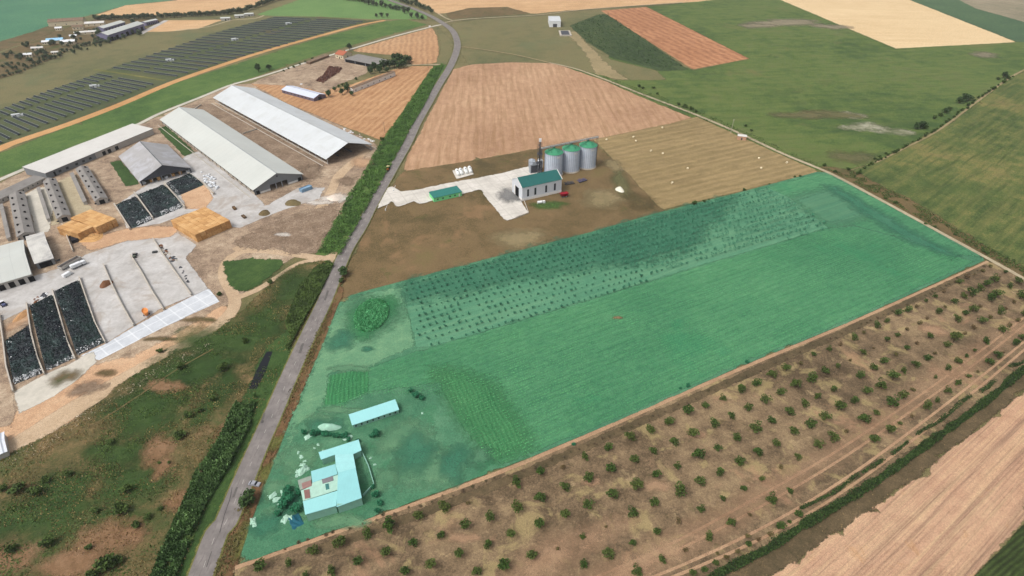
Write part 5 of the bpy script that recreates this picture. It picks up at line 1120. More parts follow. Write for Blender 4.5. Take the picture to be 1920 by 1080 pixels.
tag(leaves('scrub_growth', np.stack([x, y, z], 1), rng.uniform(.3, .75, len(x)), L_scrub, tint=np.clip(a*.8+rng.random(len(x))*.35-.1, 0, 1)), 'patchy green weeds and low growth over the front left field', 'scrub', kind='stuff')
x, y = scatter(SCRUB, 14000, 15, lambda x, y: vnoise(x, y, 11, 31) > .45); z = np.random.default_rng(11).random(len(x))*.5
tag(leaves('dry_grass', np.stack([x, y, z], 1), rng.uniform(.25, .5, len(x)), L_dry, up=1.0), 'dry straw-coloured grass tufts across the front left field', 'grass', kind='stuff')
OR_ = [(460,1075),(700,985),(1002,870),(1380,705),(1600,614),(1840,505),(1985,580),(1920,675),(1746,815),(1600,905),(1440,1010),(1330,1080),(1250,1150),(430,1150)]
x, y = scatter(OR_, 34000, 17, lambda x, y: vnoise(x, y, 9, 41)*.6+vnoise(x, y, 3, 42)*.4 > .47); z = np.random.default_rng(12).random(len(x))*.25
tag(leaves('dry_weeds', np.stack([x, y, z], 1), rng.uniform(.2, .45, len(x)), leafmat('dry_weed_mat', C(96,88,56), C(168,150,104), scale=.12)), 'low dry weeds scattered over the orchard soil', 'weeds', kind='stuff')
for poly, n, sd, hgt, m_, lb in (([(648,520),(605,635),(545,770),(500,880),(440,1060),(395,1150),(375,1150),(440,960),(520,780),(600,610),(640,520)], 9000, 61, .5, L_brown, 'dry brown grass on the verge right of the road'),
                          ([(1532,316),(1600,322),(1700,374),(1800,434),(1900,490),(1985,545),(1985,556),(1852,480),(1700,396),(1560,322)], 9000, 62, 1.2, L_scrub, 'weedy growth on the bank beyond the field track'),
                          ([(1130,142),(1300,204),(1400,248),(1532,308),(1540,318),(1400,260),(1300,218),(1130,152)], 8000, 63, 1.6, L_scrub, 'low bushes beyond the field track by the big pasture')):
    x, y = scatter(poly, n, sd); a = vnoise(x, y, 6, sd); k = a > .35; x, y, a = x[k], y[k], a[k]; z = np.random.default_rng(sd).random(len(x))*hgt*a*1.5
    tag(leaves('verge_growth', np.stack([x, y, z], 1), rng.uniform(.4, .9, len(x)), m_), lb, 'grass', kind='stuff')
x, y = scatter([(1290,1150),(1345,1090),(1440,1036),(1542,972),(1644,910),(1746,838),(1868,746),(1985,655),(1985,692),(1920,736),(1800,830),(1700,910),(1560,1004),(1440,1084),(1340,1170)], 14000, 64); k = vnoise(x, y, 5, 65) > .3; x, y = x[k], y[k]
tag(leaves('dry_weeds', np.stack([x, y, rng.random(len(x))*.5], 1), rng.uniform(.25, .6, len(x)), leafmat('strip_weed_mat', C(72,66,42), C(132,112,78), scale=.12)), 'dry brown weeds on the strip between the dark hedge and the pinkish stubble', 'weeds', kind='stuff')
# reeds in the pond of the green plot
th = rng.random(9000)*6.283; rr = np.sqrt(rng.random(9000)); gx, gy = G(697,592).x, G(697,592).y; sx_ = 31/ppm(592); sy_ = (G(697,562)-G(697,622)).length/2
x = gx+np.cos(th)*rr*sx_; y = gy+np.sin(th)*rr*sy_; z = rng.random(9000)**.6*1.3*(.8+.3*vnoise(x, y, 4, 3))
tag(leaves('reed_bed', np.stack([x, y, z], 1), rng.uniform(.35, .8, 9000), leafmat('plot_reed_mat', C(62,140,90), C(116,190,134), scale=.2), up=1.0), 'round bright green reed bed in the corner of the green plot', 'reeds', kind='stuff')
# crop plants as low growth over the green plot
CROPP = [(616,712),(700,694),(790,664),(900,630),(1080,576),(1300,508),(1545,434),(1600,430),(1790,484),(1820,492),(1600,592),(1380,683),(1200,762),(1002,845),(940,868),(905,846),(840,742),(700,740),(640,768)]
dirc = (G(1500,640)-G(1050,840)).normalized(); x, y = scatter(CROPP, 70000, 19); v = (-dirc.y*x+dirc.x*y); off = (np.round(v/1.5)*1.5-v)*.75; x = x-dirc.y*off; y = y+dirc.x*off
z = .15+np.random.default_rng(13).random(len(x))*.5
tag(leaves('crop_plants', np.stack([x, y, z], 1), rng.uniform(.3, .6, len(x)), leafmat('crop_leaf_mat', C(52,122,80), C(98,164,108), scale=.05), tint=np.clip(vnoise(x, y, 14, 5)*.6+rng.random(len(x))*.5, 0, 1)), 'green crop plants in close rows filling the green plot', 'crop', kind='stuff')
# --- rows of saplings in the green plot
A_, B_, C_, D_ = G(760,537), G(1436,357), G(1556,428), G(808,649); sap = []
pts_in = [(756,534),(900,495),(1100,443),(1240,404),(1437,355),(1556,428),(1300,502),(1080,570),(900,624),(808,653),(786,640)]
NR, NC = 12, 76
for i in range(NR):
    v = i/(NR-1); a_ = A_.lerp(D_, v); b_ = B_.lerp(C_, v); 
    for j in range(-2, NC+2):
        u = j/(NC-1); q = a_.lerp(b_, u); q = Vector((q.x+random.uniform(-.4, .4), q.y+random.uniform(-.4, .4), 0)); d = (q-Vector((0, 0, CH))); zc = d.y*cT-d.z*sT; ppx = 960+F*d.x/zc; ppy = 540+F*(-(d.z*cT+d.y*sT))/zc
        if inpoly(np.array([ppx]), np.array([ppy]), pts_in)[0] and random.random() < .93: sap.append((zc, q, ppx, i))
sap.sort(key=lambda s_: s_[0])
sp = [tree_proto('fruit_sapling', 1, 2.2, .5, 60, .5, L_sap, bark, 71+i, 'x', 'sapling', 3) for i in range(2)]
for k, (zc, q, ppx, row) in enumerate(sap[:290]):
    R = random.uniform(.55, 1.15)*(1.15 if ppx > 1150 else 1.0); lab = 'young dark green sapling in the %s rows of the green plot' % ('lowest' if row > 9 else ('middle' if row > 5 else 'upper'))
    if k < 2: t = sp[k]; t.location = q; t.scale = (R, R, R)
    else: t = dup(sp[k % 2], q, random.uniform(0, 6), R)
    t['label'] = lab; t['group'] = 'saplings, '+lab
pp = []; zz_ = []
for zc, q, ppx, row in sap[290:]:
    R = random.uniform(.8, 1.35)*(1.5 if ppx > 1130 else 1.0); n = 26; d = rng.normal(size=(n, 3)); d /= np.linalg.norm(d, axis=1)[:, None]; pp.append(np.array(q)+d*[R*.8, R*.8, R*.9]*rng.random((n, 1))**.4+[0, 0, 1.25*R])
tag(leaves('far_saplings', np.concatenate(pp), .62, L_sap), 'far rows of small dark saplings across the upper green plot', 'saplings', kind='stuff')
# --- dark orchard far away at the top
DO = [(1072,50),(1120,30),(1140,28),(1284,128),(1244,130),(1148,106),(1100,76)]
x, y = scatter(DO, 5000, 23); u_ = math.cos(.3)*x+math.sin(.3)*y; k = (np.sin(u_*2*math.pi/7.5) > -.2); x, y = x[k], y[k]
tag(leaves('distant_orchard', np.stack([x, y, rng.random(len(x))*2.6], 1), rng.uniform(.9, 1.8, len(x)), L_tree), 'dark far-off orchard rows beside the orange stubble strip', 'orchard', kind='stuff')
# --- trees
T0 = [tree_proto('broadleaf_tree', 1, 2.0, .35, 700, .23, L_tree, bark, 81+i, 'x', lobes=9+2*i) for i in range(4)]
TF = [tree_proto('distant_tree', 1, 1.7, .2, 260, .36, L_far, bark, 91+i, 'x', lobes=7) for i in range(3)]
TB = [tree_proto('bush', 1, 1.25, .12, 420, .27, L_scrub, bark, 101+i, 'x', 'bush', lobes=7) for i in range(3)]
TG = [tree_proto('garden_tree', 1, 1.6, .2, 480, .27, L_green, bark, 111+i, 'x', lobes=8) for i in range(2)]
used = set()
def plant(pool, px, py, rpx, label, group, sz=1.0):
    pr = random.choice(pool); R = rpx/ppm(py); g = G(px, py+rpx*.25); s_ = (R*random.uniform(.9, 1.1), R*random.uniform(.9, 1.1), R*random.uniform(.85, 1.1)*sz)
    fr = [p for p in pool if p.name not in used]
    if fr: t = fr[0]; used.add(t.name); t.location = g; t.scale = s_
    else: t = dup(pr, g, random.uniform(0, 6.28), s_)
    t['label'] = label
    if group: t['group'] = group
    elif 'group' in t: del t['group']
    return t
def along(pool, pts, step, r, jit, label, group):
    W = [(a, b) for a, b in pts]; out = 0; d = 0; cur = 0
    for i in range(len(W)-1):
        L = math.hypot(W[i+1][0]-W[i][0], W[i+1][1]-W[i][1]); t = d
        while t < L:
            f = t/L; plant(pool, W[i][0]+(W[i+1][0]-W[i][0])*f+random.uniform(-jit, jit), W[i][1]+(W[i+1][1]-W[i][1])*f+random.uniform(-jit, jit)*.5, random.uniform(*r), label, group); t += step*random.uniform(.8, 1.3)
        d = t-L
plant(T0, 486, 134, 8, 'lone dark tree beside the farm lane, left of a pair', None, .9)
plant(T0, 505, 130, 6.5, 'lone dark tree beside the farm lane, right of a pair', None, 1.0)
plant(T0, 656, 92, 7, 'tree just behind the red-roofed house in the old yard', None)
for (a, b, r) in ((652,171,8),(642,176,6),(617,180,7),(628,170,5),(660,178,5)): plant(T0, a, b, r, 'dark bushy tree at the right end of the arched shed', 'trees by the arched shed')
for (a, b) in ((635,162),(650,157),(668,149),(642,160)): plant(TB, a, b, 3.5, 'small round bush in front of the long white-walled shed', 'bushes by the white-walled shed')
for (a, b, r) in ((695,137,7),(703,132,8),(712,135,7),(720,128,9),(731,126,8),(740,124,9),(750,117,10),(762,118,9),(768,115,7),(738,112,7),(756,126,7),(726,134,6),(748,127,7)): plant(T0, a, b, r, 'dark green tree in the clump between the open shelter and the white-walled shed', 'tree clump by the open shelter')
plant(TB, 716, 263, 6, 'dark bush at the near end of the white barn beside the thicket', None); plant(TB, 686, 325, 7, 'dark bush leaning over the farm track from the thicket', None)
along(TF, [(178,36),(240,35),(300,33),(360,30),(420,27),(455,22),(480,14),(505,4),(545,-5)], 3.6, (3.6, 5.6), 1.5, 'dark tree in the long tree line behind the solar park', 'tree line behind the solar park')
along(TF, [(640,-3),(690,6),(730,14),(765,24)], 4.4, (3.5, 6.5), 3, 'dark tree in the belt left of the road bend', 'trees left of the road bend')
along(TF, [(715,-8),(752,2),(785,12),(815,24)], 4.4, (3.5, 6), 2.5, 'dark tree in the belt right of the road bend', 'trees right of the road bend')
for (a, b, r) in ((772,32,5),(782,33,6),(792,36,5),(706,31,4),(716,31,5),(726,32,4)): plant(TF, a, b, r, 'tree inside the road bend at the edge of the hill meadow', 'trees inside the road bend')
along(TB, [(585,112),(560,122),(520,138)], 12, (2, 3.5), 2, 'small bush along the farm lane below the meadow', 'bushes along the farm lane')
for (a, b, r) in ((1640,298,4),(1650,294,4),(1660,288,3.5),(1725,238,11),(1716,240,7),(1733,240,6),(1752,222,6),(1762,216,6),(1772,210,7),(1780,205,6),(1798,192,8),(1806,188,10),(1815,186,8),(1870,148,5),(1880,145,7),(1888,144,5),(1645,300,3)): plant(T0 if r > 6 else TB, a, b, r, 'dark hedge bush on the line between pasture and right-hand meadow', 'bushes between pasture and meadow', .8)
for (a, b, r) in ((1225,165,4),(1198,162,5),(1205,166,4),(1232,176,4),(1272,196,5),(1285,200,7),(1296,205,6),(1305,210,4),(1398,236,4),(1408,245,4),(1545,310,5),(1565,322,5),(1590,318,5),(1660,372,4),(1678,380,5),(1735,420,4),(1752,425,4),(1790,440,4),(1842,470,6),(1850,475,5),(1900,488,3)): plant(TB, a, b, r, 'low bush beyond the diagonal field track', 'bushes beyond the field track', .8)
for (a, b, r) in ((1301,383,6),(1319,379,4.5),(1329,375,2.5),(1395,357,4),(1442,346,2.5),(1490,332,3),(1500,331,3)): plant(TB, a, b, r, 'brown-green bush on the edge between the mown field and the green plot', 'bushes on the upper plot edge')
for (a, b, r) in ((340,816,13),(301,955,7),(232,955,17),(258,985,10),(280,970,9),(36,918,16),(67,925,13),(8,918,10),(22,1032,12),(92,1020,16),(168,1028,8),(202,1060,22),(175,1080,16),(225,1050,12),(300,868,4),(318,868,4),(180,958,10),(240,918,13),(355,780,9),(375,770,8),(400,750,8),(340,690,10),(420,690,12),(300,660,7),(460,640,9),(210,830,8),(90,900,10),(130,890,9)): zn = 'near the left picture edge' if a < 120 else ('near the bottom picture edge' if b > 1000 else ('close to the reed bank' if a > 270 else 'in the middle of the field')); sz_ = 'large' if r > 12 else ('small' if r < 8 else 'medium-sized'); plant(TB, a, b, r, sz_+' round green bush in the scrub field, '+zn, 'scrub field bushes, '+sz_+', '+zn, 1.0)
plant(T0, 469, 938, 18, 'dark tree at the road edge just below the parked car', None, .8)
plant(T0, 645, 512, 13, 'dark roadside tree at the upper tip of the green plot', None, .6)
plant(TB, 640, 528, 7, 'small bush below the roadside tree at the plot tip', None)
plant(TB, 412, 553, 6, 'bush beside the dirt track at the corner of the new concrete', None)
plant(TB, 508, 530, 7, 'bush at the tip of the green triangle of grass', None)
for (a, b, r) in ((705,815,9),(697,820,6),(672,828,6),(655,826,6)): plant(TG, a, b, r, 'garden tree between the long shed and the farmstead', 'garden trees between shed and farmstead')
along(TG, [(692,790),(712,784),(730,778),(748,772)], 6, (3.5, 5.5), 1.5, 'bush in the row along the front of the long shed', 'bushes along the long shed')
along(TG, [(575,812),(600,815),(630,818),(650,818)], 7, (5, 8), 3, 'dense bush below the pale tarpaulin heap', 'bushes below the tarpaulin heap')
for (a, b, r) in ((545,935,15),(530,950,12),(555,955,12),(540,920,10),(520,965,8),(560,925,9)): plant(TG, a, b, r, 'dark green garden tree left of the farmstead', 'garden trees left of the farmstead')
for (a, b, r) in ((705,930,9),(712,945,8),(708,960,7),(700,915,6)): plant(TG, a, b, r, 'dark green tree right of the farmstead courtyard', 'trees right of the farmstead')
for (a, b, r) in ((780,742,9),(792,748,7),(770,735,6)): plant(TG, a, b, r, 'dark bush at the back of the green plot garden', 'bushes in the plot garden')
for (a, b, r) in ((1075,835,5),(1290,725,5),(1275,730,4),(1400,680,5)): plant(TG, a, b, r, 'dark bush at the lower border of the green plot', 'bushes on the lower plot border')
along(TB, [(1600,330),(1640,304),(1700,274),(1760,240),(1830,188),(1900,142)], 7, (2.5, 5), 2.5, 'low hedge bush along the pale strip between pasture and right-hand meadow', 'low bushes between pasture and meadow')
# village trees and houses
for k in range(125):
    t_ = random.random(); px = 4+t_*260; py = 118-t_*62+random.uniform(-26, 22)*(1-.45*t_)
    if py < 36: continue
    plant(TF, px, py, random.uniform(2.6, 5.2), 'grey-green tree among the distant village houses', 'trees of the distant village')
along(TF, [(0,146),(40,136),(80,116),(120,100),(150,88),(205,76)], 6, (2.5, 4), 1.5, 'dark tree along the near edge of the village', 'trees on the village edge')
hr = [pale_roof, red_tile, pmat('sky_blue_roof_mat', C(150,196,226), var=.1), white_plastic, brown_roof]
for px, py, L, W, a, z1, z2, ri, lab in ((128,46,46,16,.32,6,9,4,'long brownish-red roofed house at the top of the village'), (106,80,20,12,.3,4,6,2,'house with a bright sky-blue roof in the village'), (130,83,17,8,.35,4,6,3,'white-roofed long house right of the blue roof'), (88,83,9,7,.3,3.5,5,3,'small white house left of the blue roof'), (55,107,10,6,.25,3.5,5,3,'small white house lowest in the village'), (72,94,14,5,.28,3,4.5,0,'low pale shed in the middle of the village'), (112,57,9,6,.3,3.5,5,3,'little white house below the long red roof'), (139,71,9,5,.35,3,4.5,3,'tiny pale shed above the white-roofed house'), (162,64,28,6,.3,3,4.5,0,'long pale shed left of the warehouses'), (105,102,8,5,.3,3,4,0,'tiny grey hut at the lower village edge'), (180,48,26,9,.28,4,6,0,'pale house between the village trees and warehouses'), (148,55,14,8,.3,4,6,4,'small brown-roofed house in the middle of the village')):
    g = G(px, py); h = Bld('village_house', lab, 'house', (g.x, g.y), a, L, W, z1, z2, wall_cream, hr[ri], over=.4)
    for q in (-.3, 0, .3): h.near('window', darkwin, q*L-.6, q*L+.6, 1.2, 2.6)
pw = pmat('purple_grey_cladding_mat', C(132,128,156), var=.2)
for a, b, c, z1, z2, lab in (((202,66),(270,44),(262,39),8,11,'large pale-roofed warehouse with purple-grey wall beyond the village'), ((194,53),(235,41),(228,37.5),6,8,'second pale warehouse behind the large one'), ((272,42),(296,36.5),(291,35),5,6,'small pale annex at the right end of the warehouses')):
    h = gable_px('warehouse', lab, 'warehouse', a, b, c, z1, z2, pw, white_roof2, over=.5)
    for i in range(7): h.near('door', dark, -h.L/2+3+i*h.L/7.2, -h.L/2+3+i*h.L/7.2+h.L/14, 0, z1*.6)
for px, py, lab in ((424,38,'white shed left of the solar park gate'), (450,33,'small white cabin by the solar park gate'), (468,30,'grey-white house near the tree line end')):
    g = G(px, py); h = Bld('site_cabin', lab, 'cabin', (g.x, g.y), .2, 14, 6, 3.4, 4.6, wall_pale, white_roof2, over=.3); h.near('door', dark, -1, 1, 0, 2.2); h.near('window', darkwin, 3, 5, 1.2, 2.2)
# --- solar rows
panel_m = pmat('solar_panel_mat', C(28,38,42), rough=.6, var=.25, scale=.1, stripes=(0, 1.05, .4, C(80,90,104), .05), spec=.1)
frame_m = pmat('panel_frame_mat', C(168,172,166), var=.1)
def lerp(a, b, t): return (a[0]+(b[0]-a[0])*t, a[1]+(b[1]-a[1])*t)
def solar_row(p0, p1, lab, grp):
    a, b = G(*p0), G(*p1); d = b-a; L = d.length; t = empty('solar_panel_row', lab, 'solar panels', (a.x, a.y, 0), math.atan2(d.y, d.x), grp)
    bm = bmesh.new(); w = 2.0; 
    v = [bm.verts.new(p) for p in ((0,-w/2,.7),(L,-w/2,.7),(L,w/2,1.6),(0,w/2,1.6))]; bm.faces.new(v)
    v2 = [bm.verts.new((q.co.x, q.co.y, q.co.z-.08)) for q in v]; bm.faces.new(v2[::-1]); 
    for i in range(4): bm.faces.new((v[i], v2[i], v2[(i+1) % 4], v[(i+1) % 4]))
    obj('panel', bm, panel_m, t)
    bm = bmesh.new(); box(bm, 0, L, w/2, w/2+.14, 1.5, 1.72); box(bm, 0, L, -w/2-.08, -w/2, .62, .8); obj('frame', bm, frame_m, t)
    n = max(2, int(L/14))
    for i in range(n):
        bm = bmesh.new(); cyl(bm, ((i+.5)*L/n, .4, 0), ((i+.5)*L/n, .4, 1.6), .12, .12, 4); obj('post', bm, dsteel, t)
LB1 = [(-90,247),(-52,228),(0,207.5),(50,187),(88,172),(125,160),(182,141)]
RB1 = [(-24,286),(12,264),(61,244),(108,226),(155,208),(205,190),(287,160)]
def poly_t(P_, t):
    d = [0]
    for i in range(len(P_)-1): d.append(d[-1]+(G(*P_[i+1])-G(*P_[i])).length)
    x = t*d[-1]; i = max(j for j in range(len(P_)-1) if d[j] <= x+1e-6); k_ = (x-d[i])/(d[i+1]-d[i]); q = G(*P_[i]).lerp(G(*P_[i+1]), k_)
    zc = q.y*cT+CH*sT; return (960+F*q.x/zc, 540+F*(CH*cT-q.y*sT)/zc)
for k in range(21):
    t_ = k/20; l, r = poly_t(LB1, t_), poly_t(RB1, t_)
    for q0, q1, nm_ in ((0, .27, 'left'), (.38, 1, 'right')): solar_row(lerp(l, r, q0), lerp(l, r, q1), 'dark solar panel row in the %s of the near block, %s of the aisle' % ('front half' if k < 10 else 'back half', nm_), 'near solar rows, %s, %s' % (nm_, 'front' if k < 10 else 'back'))
LB2 = [(213,128),(247,117),(285,103),(330,88),(380,71),(430,56),(478,43),(512,34)]
RB2 = [(333,144),(375,131),(425,116),(475,101),(530,86),(590,68),(640,53),(680,42)]
for k in range(24):
    t_ = k/23; l, r = poly_t(LB2, t_), poly_t(RB2, t_)
    for q0, q1, nm_ in ((0, .42, 'left'), (.48, 1, 'right')): solar_row(lerp(l, r, q0), lerp(l, r, q1), 'dark solar panel row in the %s of the far block, %s of the aisle' % ('front third' if k < 8 else ('middle' if k < 16 else 'back third'), nm_), 'far solar rows, %s, %s' % (nm_, ('front', 'middle', 'back')[k//8]))
for px, py, lab in ((31,219,'white inverter cabin lowest in the near solar block'), (176,164,'white inverter cabin highest in the near solar block'), (317,115,'white inverter cabin, leftmost in the far solar block'), (439,76,'white inverter cabin in the middle of the far solar block'), (540,46,'white inverter cabin, rightmost in the far solar block')):
    g = G(px, py); h = Bld('inverter_cabin', lab, 'cabin', (g.x, g.y), .5, 6.5, 3, 2.6, 3.1, white_plastic, white_roof, over=.1); h.near('door', dsteel, -.5, .5, 0, 2)
    bm = bmesh.new(); box(bm, 3.8, 5.6, -1, 1, 0, 1.9); obj('transformer', bm, white_plastic, h.t)
# ================================================================ OBJECTS
rub = pmat('tyre_rubber_mat', C(30,30,32), var=.2); glass = pmat('car_glass_mat', C(26,32,38), rough=.15, var=.1, spec=.5); lamp = pmat('headlight_mat', C(220,220,214), rough=.3)
def wheel(t, x, y, r, w):
    bm = bmesh.new(); cyl(bm, (x, y-w/2, r), (x, y+w/2, r), r, r, 16); o = obj('wheel', bm, rub, t); bm = bmesh.new(); s_ = 1 if y > 0 else -1; cyl(bm, (x, y+s_*w/2, r), (x, y+s_*(w/2+.03), r), r*.55, r*.5, 12); obj('rim', bm, steel, o)
def vehicle(name, label, cat, px, py, head, L, Wd, prof, glassp, col, wr=.33, wb=(.2, .8), group=None):
    """prof: side outline [(x, z)], glassp: glasshouse outline, lengths as fractions of L"""
    g = G(px, py); t = empty(name, label, cat, (g.x, g.y, .0), head, group); m = pmat(name+'_paint', col, rough=.35, var=.05, spec=.5)
    def ext(pr, w0, w1, z0):
        bm = bmesh.new(); zs = max(p[1] for p in pr); n = len(pr)
        A = [bm.verts.new(((p[0]-.5)*L, -(w0 if p[1] < z0 else w1)/2, p[1])) for p in pr]; B = [bm.verts.new(((p[0]-.5)*L, (w0 if p[1] < z0 else w1)/2, p[1])) for p in pr]
        for i in range(n): bm.faces.new((A[i], A[(i+1) % n], B[(i+1) % n], B[i]))
        bm.faces.new(A[::-1]); bm.faces.new(B); bmesh.ops.recalc_face_normals(bm, faces=bm.faces); bmesh.ops.bevel(bm, geom=list(bm.edges), offset=.05, segments=2, affect='EDGES'); return bm
    obj('body', ext(prof, Wd, Wd*.94, .9), m, t); 
    if glassp: obj('window', ext(glassp, Wd*.96, Wd*.84, 1.3), glass, t)
    for fx in wb:
        for s_ in (-1, 1): wheel(t, (fx-.5)*L, s_*(Wd/2-.1), wr, .22)
    for s_ in (-1, 1): bm = bmesh.new(); box(bm, L/2-.04, L/2+.03, s_*Wd*.36-.16, s_*Wd*.36+.16, .6, .78); obj('headlight', bm, lamp, t)
    return t
def hd(a, b): d = G(*b)-G(*a); return math.atan2(d.y, d.x)
CARP = [(0,.3),(1,.3),(1,.72),(.97,.82),(.72,.95),(.60,1.42),(.30,1.46),(.14,1.02),(.01,.95)]
CARG = [(.745,.93),(.615,1.39),(.285,1.42),(.12,1.0)]
vehicle('parked_car', 'silver-grey car pulled off the road above a dark tree', 'car', 478, 909, hd((468,908),(488,911)), 4.3, 1.8, CARP, CARG, C(150,152,160))
VANP = [(0,.35),(1,.35),(1,.9),(.94,1.15),(.82,2.0),(.76,2.15),(.02,2.15),(0,2.0)]; VANG = [(.95,1.15),(.835,1.95),(.72,1.95),(.72,1.2)]
vehicle('parked_van', 'white van beside the open trailer above the black silage', 'van', 128, 517, hd((122,521),(136,513)), 5.2, 2.0, VANP, VANG, C(226,228,230))
# truck with flat white box
g = G(149, 500); t = empty('tanker_truck', 'white truck with long pale body parked behind the white van', 'truck', (g.x, g.y, 0), hd((139,504),(160,495)))
bm = bmesh.new(); box(bm, -4, 1.4, -1.2, 1.2, 1.0, 2.9); bmesh.ops.bevel(bm, geom=list(bm.edges), offset=.2, segments=2, affect='EDGES'); obj('cargo_box', bm, white_plastic, t)
bm = bmesh.new(); box(bm, 1.7, 3.8, -1.15, 1.15, .8, 2.7); bmesh.ops.bevel(bm, geom=list(bm.edges), offset=.18, segments=2, affect='EDGES'); obj('cab', bm, white_plastic, t)
bm = bmesh.new(); box(bm, 3.72, 3.84, -1, 1, 1.7, 2.5); obj('windscreen', bm, glass, t); bm = bmesh.new(); box(bm, -4, 3.6, -.5, .5, .6, .95); obj('chassis', bm, dsteel, t)
for x_ in (-3, -1.8, 2.7):
    for s_ in (-1, 1): wheel(t, x_, s_*1.05, .5, .3)
# open trailer
g = G(133, 497); t = empty('tipping_trailer', 'grey open-topped trailer with dark load next to the white truck', 'trailer', (g.x, g.y, 0), hd((116,507),(150,488))); hl = 6.2
bm = bmesh.new()
for b_ in ((-hl, hl, -1.7, -1.55), (-hl, hl, 1.55, 1.7), (-hl, -hl+.15, -1.55, 1.55), (hl-.15, hl, -1.55, 1.55)): box(bm, *b_, 1, 2.5)
box(bm, -hl, hl, -1.6, 1.6, .85, 1.0); obj('trailer_box', bm, wall_pale, t)
bm = bmesh.new(); box(bm, -hl+.2, hl-.2, -1.5, 1.5, 1.0, 1.7); obj('load', bm, pmat('dark_load_mat', C(96,88,84), var=.3, bump=.2), t)
for x_ in (-4.5, -3.2, 3.5):
    for s_ in (-1, 1): wheel(t, x_, s_*1.35, .5, .3)
# tractor on the road
g = G(728, 319); t = empty('tractor', 'orange and cream tractor driving on the left lane of the road', 'tractor', (g.x, g.y, .06), hd((722,335),(733,312))+math.pi)
om = pmat('tractor_orange_mat', C(206,110,44), rough=.4, var=.1)
bm = bmesh.new(); box(bm, .2, 2.4, -.55, .55, .9, 1.8); bmesh.ops.bevel(bm, geom=list(bm.edges), offset=.12, segments=2, affect='EDGES'); obj('bonnet', bm, om, t)
bm = bmesh.new(); box(bm, -1.5, .3, -.85, .85, 1.1, 2.8); obj('cab', bm, glass, t); bm = bmesh.new(); box(bm, -1.7, .5, -1, 1, 2.8, 2.98); obj('cab_roof', bm, pmat('cream_paint_mat', C(222,206,160)), t)
for x_, r_, w_ in ((-.9, .95, .5), (1.8, .6, .4)):
    for s_ in (-1, 1): wheel(t, x_, s_*1.15, r_, w_)
bm = bmesh.new(); cyl(bm, (1.6, .6, 1.2), (3.2, .6, 1), .1, .1, 5); cyl(bm, (1.6, -.6, 1.2), (3.2, -.6, 1), .1, .1, 5); obj('loader_arms', bm, om, t); bm = bmesh.new(); prism(bm, [(3.1, -1.2), (3.1, 1.2), (3.8, 1.2), (3.8, -1.2)], .5, 1.2); obj('bucket', bm, dsteel, t)
# feed mixer
g = G(275, 590); t = empty('feed_mixer', 'orange oval feed mixer wagon on the empty concrete bay', 'mixer wagon', (g.x, g.y, 0), hd((279,598),(272,582)))
om2 = pmat('mixer_orange_mat', C(214,138,74), rough=.5, var=.15, dirt=(.8, .55, C(170,110,64), .5)); bm = bmesh.new(); n = 20; A = []; B = []; Ci = []
for i in range(n):
    a = 2*math.pi*i/n; A.append(bm.verts.new((2.3*math.cos(a), 1.0*math.sin(a), .8))); B.append(bm.verts.new((2.9*math.cos(a), 1.45*math.sin(a), 2.7))); Ci.append(bm.verts.new((2.2*math.cos(a), .95*math.sin(a), 2.1)))
for i in range(n): bm.faces.new((A[i], A[(i+1) % n], B[(i+1) % n], B[i])); bm.faces.new((B[i], B[(i+1) % n], Ci[(i+1) % n], Ci[i]))
bm.faces.new(Ci); bm.faces.new(A[::-1]); obj('mixing_tub', bm, om2, t)
for s_ in (-1, 1): wheel(t, -.6, s_*1.3, .5, .35)
bm = bmesh.new(); cyl(bm, (-2.3, 0, .8), (-4.2, 0, .6), .12, .12, 6); obj('drawbar', bm, dsteel, t)
# dark machine at the wall head, skid
def machine(name, label, cat, px, py, head, cA, cB, s_=1.0):
    g = G(px, py); t = empty(name, label, cat, (g.x, g.y, 0), head); t.scale = (s_,)*3
    bm = bmesh.new(); box(bm, -1.8, .2, -.8, .8, .6, 1.5); bmesh.ops.bevel(bm, geom=list(bm.edges), offset=.12, segments=1, affect='EDGES'); obj('engine_cover', bm, cA, t)
    bm = bmesh.new(); box(bm, .2, 1.5, -.7, .7, .7, 2.4); obj('cab', bm, glass, t); bm = bmesh.new(); box(bm, .1, 1.6, -.8, .8, 2.4, 2.55); obj('cab_roof', bm, cB, t)
    for x_ in (-1.2, 1.2):
        for sd in (-1, 1): wheel(t, x_, sd*1.0, .55, .4)
    bm = bmesh.new(); cyl(bm, (1.2, .6, 1.4), (2.8, .6, .7), .1, .1, 5); cyl(bm, (1.2, -.6, 1.4), (2.8, -.6, .7), .1, .1, 5); box(bm, 2.7, 3.3, -1.1, 1.1, .2, .9); obj('loader', bm, dsteel, t)
machine('wheel_loader', 'grey-green wheel loader parked at the head of a bay wall', 'loader', 253, 482, 1.9, pmat('loader_green_mat', C(96,104,92)), wall_pale)
machine('wheel_loader', 'blue-grey loader near the left picture edge above the silage', 'loader', 8, 573, 2.5, pmat('loader_blue_mat', C(90,96,130)), white_plastic)
